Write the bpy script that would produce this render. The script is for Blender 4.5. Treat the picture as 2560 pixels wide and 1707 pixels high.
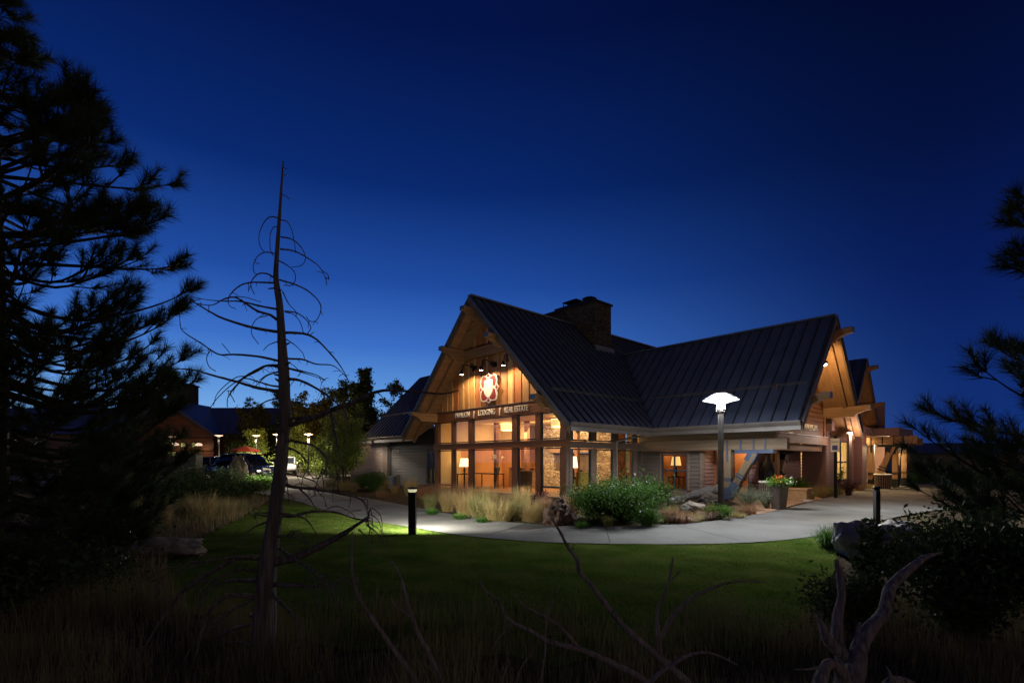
import bpy, bmesh, math, random
import numpy as np
from mathutils import Vector, Matrix, noise
from mathutils.geometry import tessellate_polygon
for _o in list(bpy.data.objects): bpy.data.objects.remove(_o)
S = bpy.context.scene
C = S.collection
PI = math.pi
rad = math.radians

# ------------------------------------------------------------------ camera
EYE, F, CX, HY = 1.6, 1221.0, 1280.0, 1150.0     # eye height, focal length and horizon in photo pixels
cam_d = bpy.data.cameras.new('camera'); cam = bpy.data.objects.new('camera', cam_d); C.objects.link(cam)
cam.location = (0, 0, EYE); cam.rotation_euler = (PI/2, 0, 0)
cam_d.sensor_width = 36; cam_d.lens = 36*F/2560
cam_d.shift_y = (HY-853.5)/2560
cam_d.clip_start = 0.05; cam_d.clip_end = 900
S.camera = cam

# ------------------------------------------------------------------ sky (clear dusk, glow low on the left)
def lin(c):
    return tuple((x/255/12.92 if x/255 <= .04045 else ((x/255+.055)/1.055)**2.4) for x in c)
def make_world():
    w = bpy.data.worlds.new("World"); S.world = w; w.use_nodes = True
    nt = w.node_tree; N = nt.nodes; L = nt.links
    bg = N['Background']
    tc = N.new('ShaderNodeTexCoord'); sep = N.new('ShaderNodeSeparateXYZ'); L.new(tc.outputs['Generated'], sep.inputs[0])
    def ramp(stops):
        r = N.new('ShaderNodeValToRGB'); r.color_ramp.interpolation = 'LINEAR'
        e = r.color_ramp.elements
        while len(e) < len(stops): e.new(.5)
        for k, (p, c) in enumerate(stops):
            e[k].position = p; e[k].color = (*lin(c), 1)
        L.new(sep.outputs['Z'], r.inputs[0]); return r
    warm = ramp([(0, (150, 196, 238)), (.07, (124, 176, 232)), (.14, (92, 147, 218)), (.22, (59, 111, 198)), (.33, (32, 76, 160)), (.48, (10, 41, 110)), (.66, (4, 20, 72)), (1, (3, 11, 46))])
    cold = ramp([(0, (20, 50, 122)), (.12, (16, 44, 110)), (.28, (8, 28, 88)), (.45, (4, 17, 60)), (.65, (2, 8, 36)), (1, (2, 6, 28))])
    # angle from the place where the sun went down
    sd = Vector((math.sin(rad(-34)), math.cos(rad(-34)), 0))
    flat = N.new('ShaderNodeVectorMath'); flat.operation = 'MULTIPLY'; flat.inputs[1].default_value = (1, 1, 0); L.new(tc.outputs['Generated'], flat.inputs[0])
    nrm = N.new('ShaderNodeVectorMath'); nrm.operation = 'NORMALIZE'; L.new(flat.outputs[0], nrm.inputs[0])
    dot = N.new('ShaderNodeVectorMath'); dot.operation = 'DOT_PRODUCT'; dot.inputs[1].default_value = sd; L.new(nrm.outputs[0], dot.inputs[0])
    mr = N.new('ShaderNodeMapRange'); mr.interpolation_type = 'SMOOTHSTEP'; L.new(dot.outputs['Value'], mr.inputs[0])
    mr.inputs[1].default_value = .22; mr.inputs[2].default_value = 1.0
    mx = N.new('ShaderNodeMix'); mx.data_type = 'RGBA'; L.new(mr.outputs[0], mx.inputs[0])
    L.new(cold.outputs[0], mx.inputs[6]); L.new(warm.outputs[0], mx.inputs[7])
    backfill = ramp([(0, (158, 134, 120)), (.15, (142, 122, 114)), (.4, (92, 84, 92)), (.7, (26, 30, 56)), (1, (4, 12, 46))])  # unseen sky behind the camera, warmed and raised as added fill for the foreground
    m2 = N.new('ShaderNodeMapRange'); m2.interpolation_type = 'SMOOTHSTEP'; L.new(dot.outputs['Value'], m2.inputs[0]); m2.inputs[1].default_value = 0; m2.inputs[2].default_value = -.75
    m2.inputs[3].default_value = 0; m2.inputs[4].default_value = 1
    x2 = N.new('ShaderNodeMix'); x2.data_type = 'RGBA'; L.new(m2.outputs[0], x2.inputs[0]); L.new(mx.outputs[2], x2.inputs[6]); L.new(backfill.outputs[0], x2.inputs[7])
    L.new(x2.outputs[2], bg.inputs[0]); bg.inputs[1].default_value = 1.0
make_world()
S.view_settings.view_transform = 'Standard'; S.view_settings.look = 'None'
S.view_settings.exposure = 0; S.view_settings.gamma = 1
S.cycles.use_denoising = True
S.cycles.sample_clamp_indirect = 4.0
S.cycles.max_bounces = 6; S.cycles.transparent_max_bounces = 12
S.cycles.caustics_reflective = False; S.cycles.caustics_refractive = False

# ------------------------------------------------------------------ frames of reference
ANG = rad(42.37)
d1 = Vector((math.cos(ANG), math.sin(ANG), 0)); d2 = Vector((-math.sin(ANG), math.cos(ANG), 0))
ORG = Vector((2.147, 19, 0)); ROT = ANG-PI/2
def W(u, v, z=0.): return ORG+d2*u+d1*v+Vector((0, 0, z))
def ray(px, py): return Vector(((px-CX)/F, 1, (HY-py)/F))
def at(px, py, Y): r = ray(px, py); return Vector((r.x*Y, Y, EYE+r.z*Y))
def gp(px, py, z=0.): return at(px, py, F*(EYE-z)/(py-HY))
def gx(px, Y, z=0.): return Vector(((px-CX)/F*Y, Y, z))
def onv(px, py, v):
    r = ray(px, py); n = d1; t = (v+ORG.dot(n))/r.dot(n); p = Vector((0, 0, EYE))+r*t
    return (p-ORG).dot(d2), p.z
def onu(px, py, u):
    r = ray(px, py); n = d2; t = (u+ORG.dot(n))/r.dot(n); p = Vector((0, 0, EYE))+r*t
    return (p-ORG).dot(d1), p.z

# ------------------------------------------------------------------ object helpers
def tag(o, label=None, cat=None, group=None, kind=None):
    if label: o['label'] = label
    if cat: o['category'] = cat
    if group: o['group'] = group
    if kind: o['kind'] = kind
    return o
def thing(name, loc, label, cat, group=None, rz=0.):
    o = bpy.data.objects.new(name, None); C.objects.link(o); o.location = loc; o.rotation_euler = (0, 0, rz)
    o.empty_display_size = .2
    return tag(o, label, cat, group)
def link(name, me, mats, parent=None):
    for m in (mats if isinstance(mats, (list, tuple)) else [mats]): me.materials.append(m)
    o = bpy.data.objects.new(name, me); C.objects.link(o)
    if parent: o.parent = parent
    return o
class MB:
    def __init__(s): s.V = []; s.F = []; s.I = []
    def add(s, vs, fs, mi=0):
        b = len(s.V); s.V += [tuple(v) for v in vs]; s.F += [tuple(i+b for i in f) for f in fs]; s.I += [mi]*len(fs)
    def box(s, x0, x1, y0, y1, z0, z1, mi=0):
        x0, x1 = min(x0, x1), max(x0, x1); y0, y1 = min(y0, y1), max(y0, y1); z0, z1 = min(z0, z1), max(z0, z1)
        s.add([(x0, y0, z0), (x1, y0, z0), (x1, y1, z0), (x0, y1, z0), (x0, y0, z1), (x1, y0, z1), (x1, y1, z1), (x0, y1, z1)],
              [(3, 2, 1, 0), (4, 5, 6, 7), (0, 1, 5, 4), (1, 2, 6, 5), (2, 3, 7, 6), (3, 0, 4, 7)], mi)
    def bar(s, a, b, w, h, mi=0, up=(0, 0, 1)):
        a = Vector(a); b = Vector(b); d = (b-a).normalized(); sd = d.cross(Vector(up)).normalized(); u = sd.cross(d)
        sd *= w/2; u *= h/2
        s.add([a-sd-u, a+sd-u, a+sd+u, a-sd+u, b-sd-u, b+sd-u, b+sd+u, b-sd+u],
              [(3, 2, 1, 0), (4, 5, 6, 7), (0, 1, 5, 4), (1, 2, 6, 5), (2, 3, 7, 6), (3, 0, 4, 7)], mi)
    def prism(s, poly, fn, t0, t1, mi=0):     # poly in 2-D, fn(a, b, t) -> xyz
        n = len(poly)
        vs = [fn(a, b, t0) for a, b in poly]+[fn(a, b, t1) for a, b in poly]
        tri = tessellate_polygon([[Vector((a, b, 0)) for a, b in poly]])
        fs = [tuple(t) for t in tri]+[tuple(i+n for i in reversed(t)) for t in tri]
        fs += [(i, (i+1) % n, n+(i+1) % n, n+i) for i in range(n)]
        s.add(vs, fs, mi)
    def tube(s, pts, rs, n=7, mi=0, cap=True, jit=0., rng=None):
        pts = [Vector(p) for p in pts]; m = len(pts)
        if not isinstance(rs, (list, tuple)): rs = [rs]*m
        vs = []; fs = []; prev = None
        for i, p in enumerate(pts):
            t = (pts[min(i+1, m-1)]-pts[max(i-1, 0)])
            t = t.normalized() if t.length > 1e-9 else Vector((0, 0, 1))
            if prev is None:
                a = t.orthogonal().normalized()
            else:
                a = (prev-t*prev.dot(t)); a = a.normalized() if a.length > 1e-6 else t.orthogonal().normalized()
            prev = a; b = t.cross(a)
            for k in range(n):
                q = 2*PI*k/n; r = rs[i]*(1+(rng.uniform(-jit, jit) if rng and jit else 0))
                vs.append(p+(a*math.cos(q)+b*math.sin(q))*r)
        for i in range(m-1):
            for k in range(n):
                fs.append((i*n+k, i*n+(k+1) % n, (i+1)*n+(k+1) % n, (i+1)*n+k))
        if cap: fs += [tuple(reversed(range(n))), tuple((m-1)*n+k for k in range(n))]
        s.add(vs, fs, mi)
    def lathe(s, prof, n=16, c=(0, 0, 0), mi=0, ph=0.):
        m = len(prof); vs = []; fs = []
        for r, z in prof:
            for k in range(n):
                q = 2*PI*k/n+ph; vs.append((c[0]+r*math.cos(q), c[1]+r*math.sin(q), c[2]+z))
        for i in range(m-1):
            for k in range(n):
                fs.append((i*n+k, i*n+(k+1) % n, (i+1)*n+(k+1) % n, (i+1)*n+k))
        fs += [tuple(reversed(range(n))), tuple((m-1)*n+k for k in range(n))]
        s.add(vs, fs, mi)
    def build(s, name, mats, parent=None, smooth=False, bevel=0.):
        me = bpy.data.meshes.new(name); me.from_pydata(s.V, [], s.F)
        for p, i in zip(me.polygons, s.I): p.material_index = i
        bm = bmesh.new(); bm.from_mesh(me); bmesh.ops.recalc_face_normals(bm, faces=bm.faces)
        if bevel: bmesh.ops.bevel(bm, geom=[e for e in bm.edges if len(e.link_faces) == 2 and e.calc_face_angle(0) > .6], offset=bevel, segments=2, affect='EDGES', clamp_overlap=True)
        bm.to_mesh(me); bm.free()
        if smooth: me.polygons.foreach_set('use_smooth', [True]*len(me.polygons))
        return link(name, me, mats, parent)
def np_mesh(name, V, Fc):
    me = bpy.data.meshes.new(name); V = np.asarray(V, np.float32); Fc = np.asarray(Fc, np.int32); nf, k = Fc.shape
    me.vertices.add(len(V)); me.vertices.foreach_set('co', V.ravel())
    me.loops.add(nf*k); me.loops.foreach_set('vertex_index', Fc.ravel())
    me.polygons.add(nf); me.polygons.foreach_set('loop_start', np.arange(0, nf*k, k, dtype=np.int32)); me.polygons.foreach_set('loop_total', np.full(nf, k, np.int32))
    me.update(calc_edges=True); return me
def spline(pts, n=6):
    pts = [Vector(p) for p in pts]; P = [pts[0]*2-pts[1]]+pts+[pts[-1]*2-pts[-2]]; out = []
    for i in range(1, len(P)-2):
        for k in range(n):
            t = k/n; a, b, c, d = P[i-1], P[i], P[i+1], P[i+2]
            out.append(.5*((2*b)+(c-a)*t+(2*a-5*b+4*c-d)*t*t+(3*b-3*c+d-a)*t**3))
    return out+[pts[-1]]

# ------------------------------------------------------------------ materials
def mat(name, c1, c2=None, scale=5., stretch=(1, 1, 1), rough=.7, bump=0., bscale=None, metal=0., spec=.3, detail=5, lo=.35, hi=.65, c3=None, s3=.6):
    m = bpy.data.materials.new(name); m.use_nodes = True; nt = m.node_tree; N = nt.nodes; L = nt.links
    b = N['Principled BSDF']; b.inputs['Roughness'].default_value = rough; b.inputs['Metallic'].default_value = metal
    b.inputs['Specular IOR Level'].default_value = spec; b.inputs['Base Color'].default_value = (*c1, 1)
    tc = N.new('ShaderNodeTexCoord'); mp = N.new('ShaderNodeMapping'); mp.inputs['Scale'].default_value = stretch; L.new(tc.outputs['Object'], mp.inputs[0])
    if c2:
        nz = N.new('ShaderNodeTexNoise'); nz.inputs['Scale'].default_value = scale; nz.inputs['Detail'].default_value = detail; L.new(mp.outputs[0], nz.inputs[0])
        mr = N.new('ShaderNodeMapRange'); mr.inputs[1].default_value = lo; mr.inputs[2].default_value = hi; L.new(nz.outputs['Fac'], mr.inputs[0])
        mx = N.new('ShaderNodeMix'); mx.data_type = 'RGBA'; L.new(mr.outputs[0], mx.inputs[0]); mx.inputs[6].default_value = (*c1, 1); mx.inputs[7].default_value = (*c2, 1)
        out = mx.outputs[2]
        if c3:
            n3 = N.new('ShaderNodeTexNoise'); n3.inputs['Scale'].default_value = s3; n3.inputs['Detail'].default_value = 6; L.new(tc.outputs['Object'], n3.inputs[0])
            m3 = N.new('ShaderNodeMapRange'); m3.inputs[1].default_value = .45; m3.inputs[2].default_value = .7; L.new(n3.outputs['Fac'], m3.inputs[0])
            x3 = N.new('ShaderNodeMix'); x3.data_type = 'RGBA'; L.new(m3.outputs[0], x3.inputs[0]); L.new(out, x3.inputs[6]); x3.inputs[7].default_value = (*c3, 1); out = x3.outputs[2]
        L.new(out, b.inputs['Base Color'])
    if bump:
        nb = N.new('ShaderNodeTexNoise'); nb.inputs['Scale'].default_value = bscale or scale; nb.inputs['Detail'].default_value = 8; L.new(mp.outputs[0], nb.inputs[0])
        bp = N.new('ShaderNodeBump'); bp.inputs['Strength'].default_value = bump; bp.inputs['Distance'].default_value = .02; L.new(nb.outputs['Fac'], bp.inputs['Height']); L.new(bp.outputs[0], b.inputs['Normal'])
    return m
def leafmat(name, c1, c2, trans=.35, scale=3., rough=.6, var=.5, spec=.1):
    m = bpy.data.materials.new(name); m.use_nodes = True; nt = m.node_tree; N = nt.nodes; L = nt.links
    b = N['Principled BSDF']; b.inputs['Roughness'].default_value = rough; b.inputs['Specular IOR Level'].default_value = spec
    tc = N.new('ShaderNodeTexCoord'); nz = N.new('ShaderNodeTexNoise'); nz.inputs['Scale'].default_value = scale; nz.inputs['Detail'].default_value = 3; L.new(tc.outputs['Object'], nz.inputs[0])
    oi = N.new('ShaderNodeObjectInfo')
    wn = N.new('ShaderNodeTexWhiteNoise'); wn.noise_dimensions = '3D'; geo = N.new('ShaderNodeNewGeometry')
    ad = N.new('ShaderNodeMath'); ad.operation = 'MULTIPLY_ADD'; L.new(oi.outputs['Random'], ad.inputs[0]); ad.inputs[1].default_value = var*.5; L.new(nz.outputs['Fac'], ad.inputs[2])
    mr = N.new('ShaderNodeMapRange'); mr.inputs[1].default_value = .35; mr.inputs[2].default_value = .9; L.new(ad.outputs[0], mr.inputs[0])
    mx = N.new('ShaderNodeMix'); mx.data_type = 'RGBA'; L.new(mr.outputs[0], mx.inputs[0]); mx.inputs[6].default_value = (*c1, 1); mx.inputs[7].default_value = (*c2, 1)
    L.new(mx.outputs[2], b.inputs['Base Color'])
    if trans:
        t = N.new('ShaderNodeBsdfTranslucent'); L.new(mx.outputs[2], t.inputs[0]); ms = N.new('ShaderNodeMixShader'); ms.inputs[0].default_value = trans
        L.new(b.outputs[0], ms.inputs[1]); L.new(t.outputs[0], ms.inputs[2]); L.new(ms.outputs[0], N['Material Output'].inputs[0])
    return m
def emit(name, c, st):
    m = bpy.data.materials.new(name); m.use_nodes = True; N = m.node_tree.nodes; b = N['Principled BSDF']
    b.inputs['Base Color'].default_value = (*c, 1); b.inputs['Emission Color'].default_value = (*c, 1); b.inputs['Emission Strength'].default_value = st
    return m
def glassmat(name, boost=1.5, tint=(.93, .95, .95)):
    m = bpy.data.materials.new(name); m.use_nodes = True; nt = m.node_tree; N = nt.nodes; L = nt.links
    N.remove(N['Principled BSDF']); tr = N.new('ShaderNodeBsdfTransparent'); tr.inputs[0].default_value = (*tint, 1)
    gl = N.new('ShaderNodeBsdfGlossy'); gl.inputs['Roughness'].default_value = 0.; fr = N.new('ShaderNodeFresnel'); fr.inputs[0].default_value = 1.5
    mu = N.new('ShaderNodeMath'); mu.operation = 'MULTIPLY'; mu.use_clamp = True; mu.inputs[1].default_value = boost; L.new(fr.outputs[0], mu.inputs[0])
    ge = N.new('ShaderNodeNewGeometry'); fm = N.new('ShaderNodeMath'); fm.operation = 'SUBTRACT'; fm.inputs[0].default_value = 1; L.new(ge.outputs['Backfacing'], fm.inputs[1])
    m2 = N.new('ShaderNodeMath'); m2.operation = 'MULTIPLY'; L.new(mu.outputs[0], m2.inputs[0]); L.new(fm.outputs[0], m2.inputs[1]); mu = m2
    ms = N.new('ShaderNodeMixShader'); L.new(mu.outputs[0], ms.inputs[0]); L.new(tr.outputs[0], ms.inputs[1]); L.new(gl.outputs[0], ms.inputs[2]); L.new(ms.outputs[0], N['Material Output'].inputs[0])
    return m
def stonemat(name, c1, c2, cm, scale=2.2):
    m = bpy.data.materials.new(name); m.use_nodes = True; nt = m.node_tree; N = nt.nodes; L = nt.links; b = N['Principled BSDF']; b.inputs['Roughness'].default_value = .9; b.inputs['Specular IOR Level'].default_value = .15
    tc = N.new('ShaderNodeTexCoord'); mp = N.new('ShaderNodeMapping'); mp.inputs['Scale'].default_value = (1, 1, 2.1); L.new(tc.outputs['Object'], mp.inputs[0])
    wz = N.new('ShaderNodeTexNoise'); wz.inputs['Scale'].default_value = 2.5; wz.inputs['Detail'].default_value = 4; L.new(mp.outputs[0], wz.inputs[0])
    va = N.new('ShaderNodeVectorMath'); va.operation = 'MULTIPLY_ADD'; L.new(wz.outputs['Color'], va.inputs[0]); va.inputs[1].default_value = (.35, .35, .35); L.new(mp.outputs[0], va.inputs[2])
    v = N.new('ShaderNodeTexVoronoi'); v.inputs['Scale'].default_value = scale; L.new(va.outputs[0], v.inputs[0])
    e = N.new('ShaderNodeTexVoronoi'); e.feature = 'DISTANCE_TO_EDGE'; e.inputs['Scale'].default_value = scale; L.new(va.outputs[0], e.inputs[0])
    sp = N.new('ShaderNodeSeparateColor'); L.new(v.outputs['Color'], sp.inputs[0])
    mx = N.new('ShaderNodeMix'); mx.data_type = 'RGBA'; L.new(sp.outputs[0], mx.inputs[0]); mx.inputs[6].default_value = (*c1, 1); mx.inputs[7].default_value = (*c2, 1)
    mr = N.new('ShaderNodeMapRange'); mr.inputs[1].default_value = .0; mr.inputs[2].default_value = .05; L.new(e.outputs['Distance'], mr.inputs[0])
    m2 = N.new('ShaderNodeMix'); m2.data_type = 'RGBA'; L.new(mr.outputs[0], m2.inputs[0]); m2.inputs[6].default_value = (*cm, 1); L.new(mx.outputs[2], m2.inputs[7]); L.new(m2.outputs[2], b.inputs['Base Color'])
    nz = N.new('ShaderNodeTexNoise'); nz.inputs['Scale'].default_value = 14; nz.inputs['Detail'].default_value = 8; L.new(tc.outputs['Object'], nz.inputs[0])
    am = N.new('ShaderNodeMath'); am.operation = 'MULTIPLY_ADD'; L.new(nz.outputs['Fac'], am.inputs[0]); am.inputs[1].default_value = .6; L.new(mr.outputs[0], am.inputs[2])
    bp = N.new('ShaderNodeBump'); bp.inputs['Strength'].default_value = .9; bp.inputs['Distance'].default_value = .07; L.new(am.outputs[0], bp.inputs['Height']); L.new(bp.outputs[0], b.inputs['Normal'])
    return m
G = (1, 1, 14)      # grain runs along x or y: stretch z ; WV = vertical grain
M = dict(
 metal=mat('roof_metal', (.046, .056, .092), (.062, .073, .112), 1.5, rough=.42, spec=.5, bump=.05),
 seam=mat('roof_seam_shaded', (.022, .024, .032), (.03, .032, .042), 1.5, rough=.5, spec=.3),  # darker than the panels: the ribs' shadow side is put into their colour
 cedar=mat('cedar', (.36, .19, .075), (.25, .125, .048), 3.5, (2, 2, .12), rough=.55, bump=.15, c3=(.37, .19, .075), s3=.9),
 cedarg=mat('cedar_gold', (.50, .32, .14), (.40, .24, .095), 3.5, (2, 2, .12), rough=.5, bump=.15),
 cedarr=mat('cedar_red', (.34, .125, .045), (.25, .09, .034), 3.5, (2, 2, .12), rough=.5, bump=.15),
 cedarh=mat('cedar_beam', (.22, .09, .034), (.13, .048, .018), 3, (.25, .25, 9), rough=.55, bump=.2),
 timber=mat('timber', (.27, .15, .07), (.17, .09, .04), 3, (.25, .25, 9), rough=.6, bump=.25),
 timberw=mat('timber_weathered', (.15, .105, .065), (.10, .07, .045), 3, (.25, .25, 9), rough=.7, bump=.3),
 timberu=mat('timber_upright_grey', (.17, .125, .08), (.115, .08, .05), 3, (9, 9, .3), rough=.65, bump=.25),
 timberv=mat('timber_upright', (.27, .15, .07), (.17, .09, .04), 3, (9, 9, .3), rough=.6, bump=.25),
 soffit=mat('soffit', (.30, .165, .075), (.22, .115, .05), 2.5, (4, .3, 1), rough=.65, bump=.1),
 rake=mat('rake_board', (.13, .085, .05), (.075, .05, .033), 4, (1, 6, 1), rough=.7, bump=.3),
 siding=mat('siding', (.095, .074, .062), (.076, .059, .051), 3, (.5, .5, 8), rough=.65, bump=.15),
 sidingd=mat('siding_shaded', (.024, .019, .018), (.019, .015, .0145), 3, (.5, .5, 8), rough=.6, bump=.15),  # near-black colour stands in for the shade on the left wing wall
 sidingp=mat('siding_plum', (.20, .115, .105), (.165, .095, .09), 3, (.5, .5, 8), rough=.65, bump=.15),
 sidingl=mat('siding_pale', (.22, .165, .135), (.18, .135, .115), 3, (.5, .5, 8), rough=.65, bump=.15),
 trim=mat('trim', (.15, .105, .08), (.115, .08, .062), 3, (.6, .6, 6), rough=.6, bump=.1),
 trimr=mat('trim_redwood', (.21, .085, .035), (.14, .055, .024), 3, (5, 5, .4), rough=.55, bump=.1),
 frame=mat('window_frame', (.022, .03, .038), (.03, .038, .046), 3, rough=.45),
 slot=mat('lamp_neck', (.30, .30, .29), (.26, .26, .25), 6, rough=.5),
 guard=mat('snow_guard', (.085, .08, .075), (.1, .095, .09), 4, rough=.5),
 gutter=mat('gutter', (.12, .105, .095), (.15, .13, .118), 2, rough=.45, spec=.5),
 black=mat('black_metal', (.010, .010, .011), (.016, .016, .016), 9, rough=.55, spec=.12),
 pole=mat('pole_bronze', (.04, .037, .035), (.055, .05, .047), 6, rough=.5, spec=.25),
 bluesteel=mat('blue_steel', (.03, .043, .078), (.042, .055, .088), 6, rough=.55, bump=.1, c3=(.05, .075, .13), s3=4),
 pane=glassmat('pane'),
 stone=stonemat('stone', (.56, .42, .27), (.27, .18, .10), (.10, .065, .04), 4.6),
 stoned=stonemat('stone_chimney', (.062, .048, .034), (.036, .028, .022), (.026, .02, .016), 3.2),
 orange=mat('orange_wall', (.60, .27, .085), (.54, .23, .07), 1.2, rough=.8),
 cream=mat('cream_wall', (.66, .45, .2), (.6, .4, .18), 1.2, rough=.8),
 floor=mat('floor_wood', (.22, .10, .04), (.15, .07, .03), 4, (8, .6, 1), rough=.4),
 white=mat('white_paint', (.8, .8, .78), (.74, .74, .72), 6, rough=.5),
 signwhite=mat('sign_white', (.52, .51, .49), (.47, .46, .44), 6, rough=.5),
 red=mat('sign_red', (.16, .015, .014), (.13, .012, .011), 5, rough=.45),
 letter=mat('letter_metal', (.72, .68, .62), (.62, .58, .52), 6, rough=.45),
 concrete=mat('concrete', (.175, .168, .155), (.135, .13, .12), 26, rough=.92, spec=.06, bump=.25, bscale=90, c3=(.105, .10, .092), s3=.8, detail=8),
 joint=mat('joint', (.05, .047, .043), (.03, .03, .028), 20, rough=.95),
 soil=mat('soil', (.095, .072, .05), (.045, .035, .026), 9, rough=.95, spec=0, bump=.9, bscale=22, c3=(.07, .065, .035), s3=.5),
 lawn=mat('lawn_soil', (.105, .165, .028), (.07, .115, .02), 30, rough=.95, spec=0, bump=.4, bscale=60, c3=(.15, .165, .05), s3=.7),
 asphalt=mat('asphalt', (.075, .06, .05), (.05, .042, .036), 40, rough=.9, bump=.3, bscale=120),
 paver=mat('paver', (.38, .22, .13), (.28, .16, .095), 14, rough=.85, bump=.4, bscale=40),
 rock=mat('rock', (.17, .14, .115), (.085, .07, .06), 4, rough=.92, bump=1., bscale=9, c3=(.22, .17, .13), s3=2.2),
 rockg=mat('rock_grey', (.34, .30, .27), (.22, .195, .175), 4, rough=.92, bump=1., bscale=9, c3=(.19, .17, .16), s3=2.2),
 rockr=mat('rock_lava', (.10, .058, .04), (.045, .03, .026), 7, rough=.95, bump=1., bscale=14, c3=(.17, .12, .095), s3=3),
 rockp=mat('rock_pale', (.36, .30, .24), (.22, .18, .15), 4, rough=.92, bump=.9, bscale=11),
 bark=mat('bark', (.06, .045, .035), (.025, .02, .017), 6, (5, 5, .6), rough=.9, bump=1., bscale=8),
 dead=mat('dead_wood', (.165, .145, .135), (.062, .053, .05), 5, (7, 7, .5), rough=.9, bump=1., bscale=9),
 drift=mat('driftwood', (.28, .25, .23), (.095, .082, .075), 6, (8, 8, 1.0), rough=.9, spec=.1, bump=1., bscale=7, c3=(.22, .17, .15), s3=6),
 logm=mat('log_grey', (.27, .25, .235), (.13, .115, .105), 4, (.6, 8, 8), rough=.9, bump=1., bscale=9),
 potm=mat('pot', (.055, .042, .035), (.075, .058, .048), 6, rough=.6),
 brick=mat('sandstone', (.36, .2, .09), (.26, .14, .06), 5, (1, 1, 4), rough=.85, bump=.6, bscale=14),
 needle=leafmat('needles', (.028, .05, .02), (.05, .075, .03), .15, 2),
 dark=leafmat('dark_leaf', (.035, .055, .02), (.06, .085, .03), .3, 2),
 aspen=leafmat('aspen_leaf', (.15, .22, .04), (.22, .27, .07), .4, 1.5),
 amber=leafmat('amber_leaf', (.12, .10, .022), (.05, .07, .025), .35, .5),
 shrub=leafmat('shrub_leaf', (.035, .085, .014), (.075, .135, .032), .3, 3, rough=.6),
 lime=leafmat('lime_leaf', (.09, .2, .025), (.13, .24, .04), .35, 3),
 sage=leafmat('sage_leaf', (.16, .19, .12), (.22, .25, .16), .3, 3),
 tan=leafmat('tan_grass', (.34, .23, .10), (.40, .31, .13), .35, 2.2, var=1.0),
 rust=leafmat('rust_grass', (.31, .145, .08), (.29, .18, .10), .35, 2.2, var=1.0),
 olive=leafmat('olive_grass', (.16, .17, .055), (.25, .23, .09), .35, 2.2, var=1.0),
 green=leafmat('green_tuft', (.05, .13, .02), (.08, .16, .03), .3, 3),
 blade=leafmat('lawn_blade', (.085, .15, .022), (.24, .26, .075), .35, 1.6, var=0, spec=0),
 dry=leafmat('dry_grass', (.25, .18, .10), (.13, .12, .06), .25, .8, spec=0),
 lampglow=emit('lamp_glass', (.97, .98, 1), 2.0),
 lampdome=emit('lamp_dome', (.80, .87, 1), .82),
 lampfar=emit('lamp_glass_far', (1, .72, .5), 1.25),
 shade=emit('lamp_shade', (1, .74, .36), 2.6),
 shadeo=emit('lamp_shade_dim', (1, .6, .2), 1.1),
 bulb=emit('bulb', (1, .86, .62), 30),
 lensb=emit('bollard_lens_bright', (1, .98, .8), 7),
 lens=emit('bollard_lens', (1, .95, .6), .55),
)

# ------------------------------------------------------------------ ground, lawn, path
V2 = 2560/2352
def pxs(lst, k=V2): return [(x*k, y*k) for x, y in lst]
def sheet(name, pts, z, m, kind='structure', label=None, cat=None):
    poly = [Vector((p.x, p.y, 0)) for p in pts]
    me = bpy.data.meshes.new(name); tri = tessellate_polygon([poly])
    me.from_pydata([(p.x, p.y, z) for p in poly], [], [tuple(t) for t in tri])
    bm = bmesh.new(); bm.from_mesh(me); bmesh.ops.recalc_face_normals(bm, faces=bm.faces)
    for f in bm.faces:
        if f.normal.z < 0: f.normal_flip()
    bm.to_mesh(me); bm.free()
    return tag(link(name, me, m), label, cat, None, kind)
near_px = pxs([(560, 1128), (640, 1143), (700, 1158), (760, 1178), (850, 1198), (950, 1214), (1050, 1231), (1150, 1241), (1250, 1248), (1400, 1252), (1550, 1253), (1700, 1250), (1800, 1243), (1890, 1231), (1960, 1213), (2030, 1196), (2120, 1178), (2230, 1165), (2400, 1150)])
far_px = pxs([(600, 1110), (690, 1120), (750, 1131), (830, 1143), (900, 1156), (960, 1168), (1060, 1187), (1150, 1199), (1200, 1204), (1300, 1210), (1400, 1211.5), (1500, 1209), (1600, 1203), (1700, 1190), (1750, 1181), (1800, 1171), (1850, 1158), (1890, 1147), (1960, 1130), (2010, 1118), (2060, 1109), (2150, 1101), (2400, 1094)])
near_g = spline([gp(*p) for p in near_px], 5); far_g = spline([gp(*p) for p in far_px], 5)
gm = MB(); gm.add([(-300, -60, 0), (300, -60, 0), (300, 420, 0), (-300, 420, 0)], [(0, 1, 2, 3)])
tag(gm.build('ground', M['soil']), kind='structure')
sheet('path', near_g+far_g[::-1], .034, M['concrete'])
lawn_px = pxs([(640, 1143), (700, 1158), (760, 1178), (850, 1198), (950, 1214), (1050, 1231), (1150, 1241), (1250, 1248), (1400, 1252), (1550, 1253), (1700, 1250), (1800, 1243), (1890, 1231), (1915, 1245), (1925, 1290), (1895, 1370), (1850, 1430), (1780, 1470), (1690, 1500), (1600, 1490), (1500, 1520), (1390, 1505), (1280, 1535), (1150, 1505), (1020, 1525), (900, 1490), (800, 1500), (690, 1470), (600, 1475), (500, 1420), (440, 1415), (385, 1350), (380, 1300), (430, 1255), (490, 1224), (560, 1188), (610, 1158)])
lawn_g = [gp(*p) for p in lawn_px]
sheet('lawn', lawn_g, .016, M['lawn'])
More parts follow.
